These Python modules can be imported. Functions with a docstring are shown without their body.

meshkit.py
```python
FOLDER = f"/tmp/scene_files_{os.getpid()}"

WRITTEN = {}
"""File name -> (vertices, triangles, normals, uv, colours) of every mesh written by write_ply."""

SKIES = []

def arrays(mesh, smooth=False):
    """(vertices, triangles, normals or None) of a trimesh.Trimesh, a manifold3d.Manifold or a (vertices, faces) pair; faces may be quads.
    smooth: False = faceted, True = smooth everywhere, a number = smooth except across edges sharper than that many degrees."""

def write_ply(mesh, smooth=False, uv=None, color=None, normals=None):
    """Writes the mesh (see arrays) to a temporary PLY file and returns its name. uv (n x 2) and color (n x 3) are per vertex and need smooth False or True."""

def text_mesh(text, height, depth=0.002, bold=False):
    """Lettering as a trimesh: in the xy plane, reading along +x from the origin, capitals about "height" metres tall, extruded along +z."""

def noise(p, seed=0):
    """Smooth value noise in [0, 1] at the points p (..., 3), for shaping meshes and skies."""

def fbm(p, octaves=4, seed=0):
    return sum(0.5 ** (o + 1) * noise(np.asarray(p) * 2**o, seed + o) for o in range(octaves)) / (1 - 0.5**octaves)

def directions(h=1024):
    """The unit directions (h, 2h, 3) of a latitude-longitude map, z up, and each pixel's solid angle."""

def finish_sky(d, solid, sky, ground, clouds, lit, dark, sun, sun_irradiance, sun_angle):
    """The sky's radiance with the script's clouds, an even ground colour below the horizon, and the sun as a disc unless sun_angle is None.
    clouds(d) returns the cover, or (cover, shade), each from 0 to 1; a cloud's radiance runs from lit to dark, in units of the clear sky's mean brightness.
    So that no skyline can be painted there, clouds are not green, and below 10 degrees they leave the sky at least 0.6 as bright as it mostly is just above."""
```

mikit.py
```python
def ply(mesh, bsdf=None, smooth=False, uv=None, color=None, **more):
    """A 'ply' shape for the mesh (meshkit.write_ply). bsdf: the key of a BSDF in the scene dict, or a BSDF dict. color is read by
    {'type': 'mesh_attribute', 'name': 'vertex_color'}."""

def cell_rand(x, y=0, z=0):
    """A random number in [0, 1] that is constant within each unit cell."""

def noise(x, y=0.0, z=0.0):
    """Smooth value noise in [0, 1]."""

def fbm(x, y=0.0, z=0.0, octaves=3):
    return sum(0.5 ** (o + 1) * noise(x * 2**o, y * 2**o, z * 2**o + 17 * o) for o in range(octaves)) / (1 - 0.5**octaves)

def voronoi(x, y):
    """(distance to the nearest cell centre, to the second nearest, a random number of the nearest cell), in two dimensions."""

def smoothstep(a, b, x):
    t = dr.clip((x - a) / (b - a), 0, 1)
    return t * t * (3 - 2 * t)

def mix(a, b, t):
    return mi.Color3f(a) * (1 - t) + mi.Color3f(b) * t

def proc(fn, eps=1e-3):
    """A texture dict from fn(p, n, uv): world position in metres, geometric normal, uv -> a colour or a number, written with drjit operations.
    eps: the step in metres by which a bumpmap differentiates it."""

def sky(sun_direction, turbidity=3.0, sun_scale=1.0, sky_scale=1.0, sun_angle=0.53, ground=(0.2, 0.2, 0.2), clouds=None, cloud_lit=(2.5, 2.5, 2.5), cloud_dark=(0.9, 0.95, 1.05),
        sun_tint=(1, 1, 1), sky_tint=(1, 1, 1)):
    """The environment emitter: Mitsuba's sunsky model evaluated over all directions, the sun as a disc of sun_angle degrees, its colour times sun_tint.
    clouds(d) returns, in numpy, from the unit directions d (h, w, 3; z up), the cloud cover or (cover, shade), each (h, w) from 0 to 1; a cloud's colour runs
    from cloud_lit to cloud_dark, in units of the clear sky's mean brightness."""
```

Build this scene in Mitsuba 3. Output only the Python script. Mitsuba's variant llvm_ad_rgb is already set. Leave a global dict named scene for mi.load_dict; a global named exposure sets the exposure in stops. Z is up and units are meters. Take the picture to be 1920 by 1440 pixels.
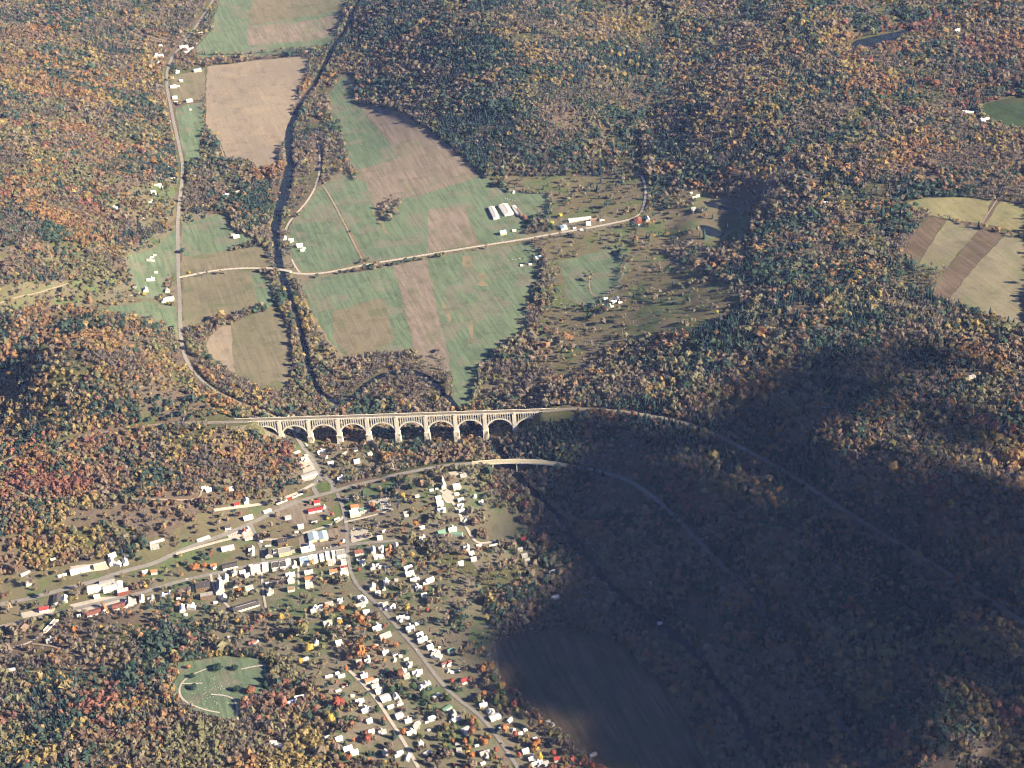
import math, random
import numpy as np, trimesh, shapely, shapely.affinity, mitsuba as mi, drjit as dr
import mikit, meshkit
from scipy.interpolate import RBFInterpolator
from scipy.spatial import cKDTree, Delaunay
from shapely.geometry import Polygon, LineString, box as sbox
from mikit import noise, fbm, smoothstep, mix
T = mi.ScalarTransform4f
scene, labels = {}, {}
rng = np.random.default_rng(7)
random.seed(7)

# ------------------------------------------------------------------ camera, light, exposure
CAM_H, DEP, ROLL = 2020.0, math.radians(32), math.radians(4)
fwd = np.array([0, math.cos(DEP), -math.sin(DEP)])
up0, right0 = np.array([0, math.sin(DEP), math.cos(DEP)]), np.array([1.0, 0, 0])
up = up0 * math.cos(ROLL) + right0 * math.sin(ROLL)
scene['camera'] = {'type': 'perspective', 'fov': 34.0, 'fov_axis': 'x', 'near_clip': 10.0, 'far_clip': 40000.0,
                   'to_world': T().look_at(origin=[0, 0, CAM_H], target=[0, fwd[1] * 1000, CAM_H + fwd[2] * 1000], up=up.tolist()),
                   'medium': {'type': 'ref', 'id': 'air'}}
SUN_EL, SUN_AZ = math.radians(27), math.radians(-21)
SUN = np.array([math.cos(SUN_EL) * math.cos(SUN_AZ), math.cos(SUN_EL) * math.sin(SUN_AZ), math.sin(SUN_EL)])
scene['sky'] = mikit.sky(SUN.tolist(), turbidity=2.5, sky_scale=0.2, sky_tint=(0.78, 0.88, 1.32), sun_tint=(0.92, 1.0, 1.13))
exposure = 3.4
HAZE = 0.8e-5
scene['air'] = {'type': 'homogeneous', 'albedo': {'type': 'rgb', 'value': [0.95, 0.95, 0.95]}, 'sigma_t': {'type': 'rgb', 'value': [HAZE * 0.65, HAZE, HAZE * 2.3]}}

# ------------------------------------------------------------------ survey: metres, x right, y away, z up
HEIGHTS = [[-436,3199,0],[-501,5912,14],[-495,5582,13],[-617,4623,8],[-606,4098,5],[-570,3822,3],[-484,3464,1],[-158,3208,0],[-319,3320,1],[-833,3844,12],[-791,3509,14],[-1068,5275,20],[-994,5992,22],[-884,4158,13],[-919,4547,14],[-1020,5001,17],[-752,5058,10],[-641,3712,7],[-199,4027,9],[-67,3525,6],[82,3912,14],[224,3936,22],[369,3982,35],[504,3930,50],[196,3572,18],[396,3603,45],[-331,3671,5],[-465,4170,7],[-396,4699,10],[-768,5634,14],[-133,3290,4],[-98,3151,3],[-599,3397,6],[-705,3454,10],[-664,4441,9],[-719,4076,9],[-1357,4269,190],[-1232,4336,150],[-1105,4414,105],[-1024,4522,50],[-1016,4770,26],[-1579,5227,150],[-1410,5204,110],[-1302,5560,80],[-1170,5488,40],[-1145,3873,130],[-1253,3792,180],[-1045,4027,75],[-950,4004,32],[-1222,3593,120],[-1087,3654,75],[-974,3728,40],[-884,3727,18],[-1709,5800,140],[-1360,5901,80],[-1125,5967,40],[-968,3558,60],[-1026,3197,135],[-904,3185,132],[-1064,3344,112],[-1005,3335,120],[-804,3224,128],[-733,3237,58],[-838,3526,38],[-777,3351,34],[-637,3132,60],[-705,3271,34],[-571,3154,40],[-515,3156,20],[-479,3145,10],[-1143,3358,45],[-1176,3493,55],[-1074,3120,48],[-1003,3117,100],[-826,3108,105],[-687,3082,82],[-765,3053,73],[-879,3040,73],[-988,3010,72],[-1089,2945,70],[-649,3045,73],[-584,3037,73],[-852,2869,62],[-962,2871,70],[-742,2886,68],[-634,2912,68],[-566,3009,62],[-546,3016,50],[-527,3019,38],[-507,3034,24],[-553,2960,42],[-486,2943,20],[-993,2761,72],[-834,2742,45],[-700,2775,36],[-609,2840,35],[-1037,2691,48],[-935,2691,26],[-1029,2620,10],[-427,2886,14],[-567,2717,14],[-717,2634,11],[-869,2602,10],[-1016,2555,8],[-381,2663,12],[-310,2484,16],[-472,2475,12],[-187,2315,20],[-51,2054,24],[-300,2776,14],[-136,2751,18],[-101,2867,27],[-213,2868,22],[-423,3008,12],[-463,3086,12],[-310,3046,5],[-193,3013,3],[-78,2980,2],[-373,2940,13],[-33,2957,0],[-8,2876,-1],[-238,2950,8],[-895,2465,7],[-955,2417,8],[-687,2425,9],[-748,2232,45],[-942,2257,40],[-800,2050,75],[-885,2034,75],[-577,2027,65],[-561,2235,38],[-451,2067,50],[-410,2210,34],[-361,2038,45],[-275,2070,30],[-532,2373,14],[-729,2387,20],[-359,2285,24],[62,2975,62],[110,2998,73],[211,2985,73],[373,2913,74],[486,2783,75],[633,2556,76],[781,2343,77],[858,2215,78],[380,2972,105],[499,3010,125],[623,3070,145],[708,2933,155],[788,2804,165],[940,2976,175],[957,2655,185],[733,2568,140],[797,2419,120],[863,2306,105],[609,2702,120],[525,2826,108],[688,2535,105],[271,3007,92],[-10,3264,10],[169,3200,35],[289,3189,60],[184,3406,25],[367,3352,70],[498,3399,90],[646,3544,115],[808,3719,130],[919,3623,140],[1115,3630,150],[1042,3355,155],[1114,3185,160],[880,3188,150],[70,3398,10],[46,3134,30],[538,4194,80],[460,4157,55],[645,3942,110],[641,4407,140],[849,4309,165],[1176,4779,165],[1072,4741,165],[1266,4817,165],[1129,4242,172],[1329,4174,170],[1593,4728,190],[960,4916,185],[614,5042,130],[499,4773,85],[447,4442,58],[398,4195,42],[545,3827,52],[145,5033,185],[-27,4914,155],[119,4573,110],[-198,4903,85],[-338,5029,45],[-383,5456,70],[-455,5124,16],[-431,5687,48],[-120,4559,50],[29,4390,30],[261,4417,50],[286,4724,120],[-106,5451,145],[407,5175,150],[-50,4290,16],[-368,4830,13],[149,2918,52],[105,2944,52],[37,2956,22],[254,2845,52],[32,2878,8],[98,2845,28],[224,2771,33],[295,2642,35],[404,2395,38],[463,2182,40],[537,1930,42],[432,2578,58],[545,2367,60],[637,2139,62],[758,1933,65],[186,2713,18],[81,2763,4],[260,2427,12],[290,2272,14],[179,2643,5],[399,2075,22],[46,2187,12],[-44,2291,15],[171,2043,14],[-69,2404,22],[-107,2516,24],[-90,2361,22]]
RAIL = [[-1141.0,2882.1,71.0],[-1088.9,2947.4,71.2],[-1039.5,2980.9,71.5],[-987.6,3006.5,71.8],[-922.6,3026.7,72.0],[-855.5,3038.6,72.2],[-765.2,3051.9,72.5],[-672.0,3045.9,72.8],[-569.5,3036.7,73.0]]
RAIL2 = [[62.8,2995.7,73.0],[109.9,2999.5,73.4],[155.0,2993.2,73.7],[210.8,2979.2,74.1],[265.3,2957.0,74.4],[319.1,2933.1,74.8],[371.1,2901.5,75.1],[429.0,2839.8,75.5],[483.7,2770.5,75.9],[552.4,2674.2,76.2],[630.8,2546.5,76.6],[706.8,2437.9,76.9],[777.7,2332.4,77.3],[857.0,2211.4,77.6],[906.2,2133.3,78.0]]
GRADE = [[-257.4,2869.6,22.0],[-201.6,2881.3,24.0],[-145.5,2887.2,26.0],[-95.1,2884.0,28.0]]
GRADE2 = [[100.7,2852.2,28.0],[141.5,2834.1,29.1],[183.8,2812.1,30.2],[224.6,2779.1,31.2],[262.3,2724.8,32.3],[298.6,2650.7,33.4],[329.3,2578.0,34.5],[367.6,2484.2,35.5],[403.8,2393.3,36.6],[434.8,2286.5,37.7],[463.6,2183.1,38.8],[495.7,2065.7,39.8],[537.4,1931.0,40.9],[563.1,1858.1,42.0]]
POND_LEVEL = [[163,[[1072.4,4742.2],[1104.5,4780.9],[1166.2,4805.1],[1236.1,4827.9],[1274.3,4838.8],[1252.6,4788.0],[1197.6,4744.6],[1130.9,4717.5],[1083.2,4717.9]]],[52,[[509.6,3856.6],[528.0,3850.7],[552.0,3825.6],[566.0,3799.3],[557.7,3779.7],[532.9,3786.5],[512.6,3807.6]]],[56,[[536.5,3985.8],[558.7,3972.6],[614.9,3925.4],[617.5,3906.0],[573.5,3928.8],[541.9,3952.8]]]]
ROADS = [
('valley_road',4.6,'asphalt',[[-994,5994],[-1016,5727],[-1050,5520],[-1070,5425],[-1069,5298],[-1050,5157],[-1017,5002],[-989,4868],[-952,4702],[-919,4543],[-900,4391],[-891,4258],[-883,4156],[-861,3996],[-840,3845],[-822,3731],[-804,3610],[-787,3503],[-765,3412],[-736,3339],[-699,3269],[-646,3195],[-590,3138],[-545,3121],[-510,3104],[-482,3069],[-466,3023],[-446,2983],[-428,2942],[-413,2899],[-415,2876]]),
('cross_road',4.4,'gravel',[[-838,3842],[-801,3861],[-755,3879],[-700,3886],[-644,3882],[-601,3868],[-565,3851],[-522,3830],[-473,3825],[-419,3836],[-351,3856],[-281,3867],[-198,3882],[-128,3894],[-58,3906],[12,3915],[83,3924],[153,3935],[224,3940],[296,3951],[336,3957]]),
('farm_lane',3.2,'gravel',[[336,3957],[368,3970],[385,4024],[397,4096],[399,4158],[395,4193]]),
('river_lane',3.0,'gravel',[[-582,4088],[-579,4127],[-561,4182],[-536,4250],[-519,4331],[-511,4435],[-518,4568],[-531,4676]]),
('bank_lane',2.2,'gravel',[[-525,3836],[-542,3877],[-553,3917]]),
('hill_track',2.2,'dirt',[[-1402,5722],[-1321,5672],[-1250,5623],[-1188,5558],[-1134,5550],[-1089,5550]]),
('upper_track',1.8,'dirt',[[-1239,5667],[-1200,5602],[-1146,5573],[-1105,5556]]),
('pasture_track',1.6,'dirt',[[-1222,3583],[-1157,3634],[-1115,3679],[-1084,3716]]),
('village_highway',5.2,'asphalt',[[-1015,2551],[-956,2565],[-897,2584],[-837,2599],[-778,2623],[-732,2635],[-689,2665],[-639,2692],[-588,2718],[-537,2752],[-497,2784],[-455,2814],[-412,2829],[-369,2847],[-314,2865],[-257,2870],[-202,2881],[-146,2888],[-95,2885]]),
('shaded_highway',5.2,'asphalt',[[101,2853],[142,2834],[184,2812],[225,2779],[262,2725],[299,2651],[329,2578],[368,2484],[404,2393],[435,2287],[464,2183],[496,2066],[537,1931],[563,1858]]),
('main_street',4.6,'asphalt',[[-1000,2485],[-944,2502],[-895,2515],[-846,2528],[-787,2543],[-728,2562],[-679,2583],[-633,2594],[-577,2607],[-516,2622],[-464,2628],[-401,2639],[-349,2655],[-296,2653],[-248,2652]]),
('back_street',3.4,'gravel',[[-688,2662],[-638,2682],[-576,2705],[-538,2697],[-489,2689],[-448,2702],[-406,2717],[-363,2735],[-356,2758]]),
('north_street',3.6,'asphalt',[[-547,2741],[-534,2708],[-517,2665],[-512,2622]]),
('hill_street',3.5,'asphalt',[[-377,2834],[-366,2796],[-358,2758],[-351,2712],[-348,2658],[-344,2614],[-336,2563],[-324,2522],[-300,2486],[-273,2443],[-252,2403],[-231,2362],[-208,2323],[-187,2279],[-166,2235],[-145,2199],[-122,2169],[-99,2143],[-77,2105],[-56,2056],[-35,2003],[-23,1970]]),
('depot_street',2.8,'gravel',[[-357,2731],[-309,2741],[-258,2756]]),
('east_street',3.0,'gravel',[[-162,2804],[-138,2769],[-123,2725],[-113,2690],[-105,2663],[-92,2622],[-69,2626],[-53,2636]]),
('lower_street',3.0,'gravel',[[-325,2270],[-299,2233],[-274,2192],[-255,2149],[-235,2105],[-216,2059],[-198,2011]]),
('side_lane',2.2,'gravel',[[-516,2622],[-510,2574],[-503,2523],[-492,2471]]),
('chapel_lane',2.0,'gravel',[[-441,2602],[-438,2562],[-435,2528]]),
('school_lane',2.4,'gravel',[[-613,2599],[-603,2555],[-584,2520],[-559,2483]]),
('circle_north',5.0,'asphalt',[[-413,2899],[-428,2877],[-430,2852],[-418,2833]]),
('circle_east',5.0,'asphalt',[[-413,2899],[-390,2877],[-380,2856],[-388,2839]]),
('circle_spur',4.0,'gravel',[[-428,2871],[-457,2841],[-499,2815],[-541,2800],[-584,2792],[-625,2781]]),
('creek_lane',2.6,'gravel',[[-894,2486],[-906,2460],[-920,2439],[-931,2424],[-964,2415],[-983,2410]]),
('wood_lane',2.2,'dirt',[[-926,2423],[-883,2408],[-847,2384],[-811,2352],[-820,2327],[-863,2324],[-911,2322],[-961,2327]]),
('hill_lane',2.2,'dirt',[[-1072,2872],[-1045,2852],[-1010,2817],[-992,2806]]),
('terrace_lane',2.0,'dirt',[[-788,2803],[-734,2804],[-686,2804],[-649,2808],[-653,2832]]),
('cemetery_path',1.8,'gravel',[[-470,2300],[-504,2300],[-520,2291]]),
('cemetery_path',1.8,'gravel',[[-576,2301],[-606,2284],[-620,2260],[-622,2229],[-615,2205],[-596,2185],[-566,2167],[-540,2159]]),
('cemetery_path',1.8,'gravel',[[-506,2137],[-512,2161],[-512,2184],[-520,2204],[-540,2212],[-563,2215]]),
('cemetery_path',1.8,'gravel',[[-618,2251],[-601,2248],[-583,2251]]),
('yard_lane',1.6,'dirt',[[220,3710],[208,3655],[207,3603],[217,3565],[231,3550]]),
('field_track',1.8,'dirt',[[1215,3674],[1194,3642],[1170,3602],[1153,3571]]),
('field_track',1.8,'dirt',[[1215,3674],[1251,3745],[1316,3855],[1350,3901]]),
('field_track',2.0,'dirt',[[-908,5075],[-889,4854],[-843,4760],[-807,4609]]),
('field_track',2.2,'dirt',[[-496,4352],[-461,4237],[-425,4106],[-390,3970],[-359,3855]]),
('field_track',2.0,'dirt',[[-733,4581],[-703,4527],[-668,4426],[-643,4369]])]
RIVER = [[-410,6105,9],[-457,5756,9],[-500,5511,9],[-539,5279,10],[-577,5108,11],[-609,4948,11],[-625,4784,12],[-612,4604,14],[-598,4486,8],[-606,4246,6],[-613,4148,11],[-606,4035,12],[-588,3912,13],[-570,3822,14],[-540,3703,15],[-511,3581,16],[-488,3464,17],[-471,3365,15],[-453,3281,13],[-426,3226,12],[-394,3204,11],[-365,3217,10],[-342,3263,7],[-304,3305,6],[-257,3321,6],[-214,3305,7],[-180,3259,8],[-156,3208,9],[-123,3124,11],[-77,3028,11],[-38,2962,11],[-13,2890,12],[12,2818,12],[53,2750,12],[86,2676,11],[117,2586,11],[146,2496,11],[185,2427,11],[233,2364,11],[281,2281,11],[323,2168,11],[352,2059,11],[370,1954,11]]
FIELDS = [
('green',[[-970,5910],[-984,6177],[-480,6086],[-507,5648],[-546,5417],[-680,5437],[-787,5427],[-969,5409],[-996,5459],[-994,5536],[-961,5664]]),
('olive',[[-851,6119],[-691,6103],[-521,5999],[-515,5780],[-667,5777],[-831,5708],[-851,5815]]),
('brown',[[-843,5698],[-512,5754],[-520,5592],[-555,5546],[-724,5541],[-825,5527]]),
('tan',[[-945,5353],[-837,5382],[-601,5409],[-599,5219],[-620,5010],[-635,4808],[-636,4630],[-636,4504],[-684,4492],[-732,4574],[-799,4607],[-838,4743],[-888,4854],[-917,5090]]),
('green',[[-998,4980],[-970,5026],[-916,5037],[-893,4841],[-898,4759],[-877,4593],[-907,4555],[-952,4736]]),
('olive',[[-1051,5278],[-1004,5292],[-950,5340],[-917,5064],[-973,5049],[-1018,5037]]),
('green',[[-521,5039],[-484,5174],[-439,5156],[-426,4950],[-330,4646],[-279,4486],[-399,4440],[-426,4467],[-458,4637],[-494,4843]]),
('brown',[[-426,4950],[-317,4833],[-216,4647],[-122,4477],[-41,4325],[-110,4287],[-200,4250],[-282,4222],[-317,4139],[-343,4183],[-376,4358],[-399,4433],[-279,4486],[-330,4646]]),
('green',[[-497,4353],[-424,4409],[-376,4351],[-343,4183],[-317,4139],[-282,4222],[-200,4250],[-110,4287],[-41,4325],[1,4251],[73,4197],[139,4172],[131,4042],[74,4040],[62,3932],[-51,3911],[-71,3975],[-97,4146],[-195,4144],[-193,3893],[-348,3867],[-426,4132]]),
('brown',[[-195,4144],[-97,4146],[-68,3925],[-193,3893]]),
('green',[[-573,4087],[-542,4191],[-500,4346],[-429,4126],[-365,3870],[-460,3837],[-521,3841],[-549,3914]]),
('green',[[-523,3792],[-472,3804],[-283,3833],[-255,3633],[-223,3400],[-316,3405],[-382,3397],[-438,3483],[-479,3602]]),
('brown',[[-283,3836],[-195,3856],[-177,3648],[-147,3413],[-138,3293],[-173,3317],[-223,3400],[-255,3633]]),
('green',[[-195,3858],[-31,3888],[70,3900],[102,3822],[87,3685],[54,3556],[40,3430],[-19,3380],[-61,3301],[-82,3202],[-99,3133],[-134,3149],[-138,3293],[-147,3413],[-177,3648]]),
('olive',[[-824,3829],[-752,3856],[-659,3870],[-617,3664],[-699,3626],[-747,3590],[-783,3553]]),
('green',[[-659,3870],[-601,3839],[-563,3668],[-617,3664]]),
('olive',[[-840,3947],[-737,3972],[-638,4002],[-606,3892],[-701,3898],[-756,3891],[-829,3857]]),
('green',[[-870,4152],[-792,4203],[-752,4219],[-728,4107],[-652,4035],[-738,3985],[-843,3960]]),
('olive',[[-680,3588],[-571,3666],[-530,3571],[-506,3368],[-512,3254],[-573,3262],[-643,3345]]),
('tan',[[-680,3588],[-643,3345],[-672,3378],[-709,3430],[-728,3485],[-722,3539],[-702,3585]]),
('green',[[-1006,3621],[-939,3672],[-899,3703],[-865,3690],[-825,3685],[-801,3538],[-835,3568],[-878,3615],[-941,3612]]),
('green',[[-979,3920],[-926,3981],[-883,4123],[-854,3902],[-871,3728],[-919,3718],[-949,3820]]),
('straw',[[1000,3718],[1064,3738],[1151,3715],[1210,3682],[1151,3572],[1073,3617],[1018,3658]]),
('straw',[[1223,3672],[1283,3630],[1239,3483],[1157,3567]]),
('plough',[[929,3447],[969,3532],[1046,3638],[1075,3616],[958,3400]]),
('stubble',[[960,3399],[1078,3610],[1148,3561],[1003,3345]]),
('plough',[[946,3236],[1004,3338],[1148,3561],[1193,3515],[969,3204]]),
('stubble',[[971,3204],[1195,3512],[1236,3472],[1098,3020],[1033,3106]]),
('dark_grass',[[1323,4228],[1379,4247],[1483,4254],[1419,4041],[1344,4075],[1323,4126]]),
('green',[[144,3784],[305,3826],[312,3711],[276,3585],[192,3516],[148,3588]]),
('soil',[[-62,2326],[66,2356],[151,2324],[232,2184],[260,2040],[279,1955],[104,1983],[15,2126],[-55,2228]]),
('green',[[-637,2325],[-547,2339],[-477,2317],[-458,2214],[-507,2187],[-507,2137],[-551,2147],[-605,2186],[-629,2239]]),
('lawn',[[-53,2645],[-22,2627],[6,2664],[-3,2719],[-34,2733],[-67,2699],[-79,2666]]),
('olive',[[-432,3622],[-330,3667],[-301,3667],[-275,3458],[-322,3411],[-379,3406],[-417,3480]]),
('margin',[[-519,3743],[-490,3657],[-458,3561],[-427,3481],[-378,3391],[-397,3385],[-444,3454],[-484,3560],[-509,3659]]),
('margin',[[-71,3761],[-57,3764],[-43,3747],[-54,3730],[-52,3708],[-40,3695],[-56,3686],[-71,3699],[-62,3718],[-63,3740]]),
('margin',[[-160,3630],[-147,3606],[-138,3563],[-138,3526],[-146,3530],[-149,3570],[-157,3598]]),
('margin',[[-347,4167],[-333,4110],[-310,4017],[-305,4016],[-322,4107],[-338,4172]]),
('margin',[[-440,3257],[-419,3217],[-388,3192],[-364,3203],[-369,3181],[-405,3189],[-433,3226]]),
('margin',[[-92,3530],[-83,3503],[-85,3428],[-93,3429]]),
('margin',[[-104,3860],[-82,3857],[-77,3798],[-99,3788],[-107,3814]]),
('lawn_circle',[[-425.1,2859.5],[-417.9,2870.1],[-407.1,2875.3],[-395.5,2868.1],[-388.3,2856.5],[-394.2,2843.8],[-405.2,2841.4],[-416.5,2845.8]])]
YARDS = [
('gravel',[[-969,2524],[-920,2537],[-902,2538],[-905,2516],[-960,2507]]),
('gravel',[[-879,2537],[-819,2552],[-767,2547],[-778,2520],[-853,2509]]),
('gravel',[[-471,2964],[-443,2970],[-416,2925],[-427,2887],[-459,2877],[-451,2916]]),
('gravel',[[-345,2708],[-308,2708],[-296,2670],[-340,2657]]),
('brown',[[-389,2709],[-357,2722],[-351,2666],[-381,2667]]),
('brown',[[-519,2790],[-456,2823],[-438,2804],[-388,2789],[-386,2744],[-450,2734],[-495,2756]]),
('gravel',[[-896,2644],[-823,2645],[-815,2628],[-872,2623]]),
('gravel',[[-599,2722],[-546,2733],[-536,2708],[-586,2699]]),
('gravel',[[-148,2806],[-135,2794],[-134,2760],[-149,2761],[-162,2787]]),
('gravel',[[-146,2864],[-96,2868],[-91,2856],[-135,2843]]),
('brown',[[-448,2700],[-383,2699],[-376,2659],[-445,2659]]),
('gravel',[[-311,2796],[-267,2796],[-261,2759],[-305,2759]])]
SPARSE = [
(0.09,[[-42,4319],[41,4302],[393,4211],[380,3980],[325,3964],[127,3963],[139,4172],[37,4211]]),
(0.08,[[95,3895],[334,3943],[391,3991],[507,3952],[625,3899],[604,3763],[402,3774],[539,3428],[532,3281],[405,3258],[276,3308],[183,3220],[118,3149],[77,3291],[60,3451],[119,3596],[115,3762]]),
(0.05,[[499,4056],[646,3949],[620,3682],[515,3706],[451,3837]]),
(0.35,[[405,4187],[520,4056],[625,3899],[505,3938],[391,3991]]),
(0.12,[[-1049,5373],[-953,5376],[-862,4593],[-909,4547],[-1017,5002]]),
(0.25,[[-993,3943],[-880,4156],[-793,3500],[-885,3583],[-1014,3595],[-963,3827]]),
(0.0,[[-612,3025],[-566,3021],[-507,3067],[-493,3042],[-534,3008],[-588,3003]]),
(0.28,[[-1228,3631],[-1086,3725],[-965,3840],[-900,3707],[-992,3612],[-1106,3614],[-1219,3557]]),
(0.3,[[-1073,4205],[-924,4443],[-891,4184],[-949,4098],[-1048,4128]]),
(0.1,[[-1029,2622],[-897,2647],[-762,2664],[-726,2718],[-691,2690],[-682,2609],[-895,2515],[-999,2478]]),
(0.2,[[-713,2604],[-361,2678],[-232,2656],[-87,2484],[-38,2192],[78,1997],[-324,2013],[-370,2165],[-437,2309],[-551,2374],[-695,2475],[-759,2498]]),
(0.28,[[-481,3024],[-402,3032],[-309,3024],[-282,2909],[-370,2871],[-456,2823],[-478,2904]]),
(0.21,[[-368,2833],[-213,2867],[-80,2858],[3,2737],[29,2591],[-86,2535],[-168,2648],[-232,2656],[-350,2676]]),
(0.1,[[-706,2732],[-523,2847],[-415,2885],[-368,2833],[-349,2658],[-567,2606],[-681,2602]]),
(0.3,[[-1009,2526],[-803,2519],[-695,2475],[-736,2371],[-819,2346],[-978,2392]]),
(0.2,[[-658,2852],[-589,2861],[-585,2811],[-654,2805]]),
(0.3,[[-633,4437],[-579,4539],[-526,4698],[-507,4381],[-572,4125],[-644,4203]]),
(0.3,[[-17,2773],[45,2699],[27,2555],[-34,2589]]),
(0.15,[[66,2352],[151,2324],[232,2184],[278,1980],[105,1996],[-64,2249],[-62,2326]]),
(0.3,[[797,3597],[995,3725],[981,3667],[870,3575],[751,3556]]),
(0.45,[[929,3447],[998,3373],[1011,3329],[942,3224],[841,3329],[864,3435]]),
(0.3,[[908,2896],[977,2873],[971,2811],[902,2834]]),
(0.55,[[-446,3362],[-335,3406],[-221,3388],[-139,3293],[-134,3159],[-411,3186]]),
(0.4,[[57,3401],[157,3474],[183,3220],[119,3167],[63,3269]])]
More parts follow.
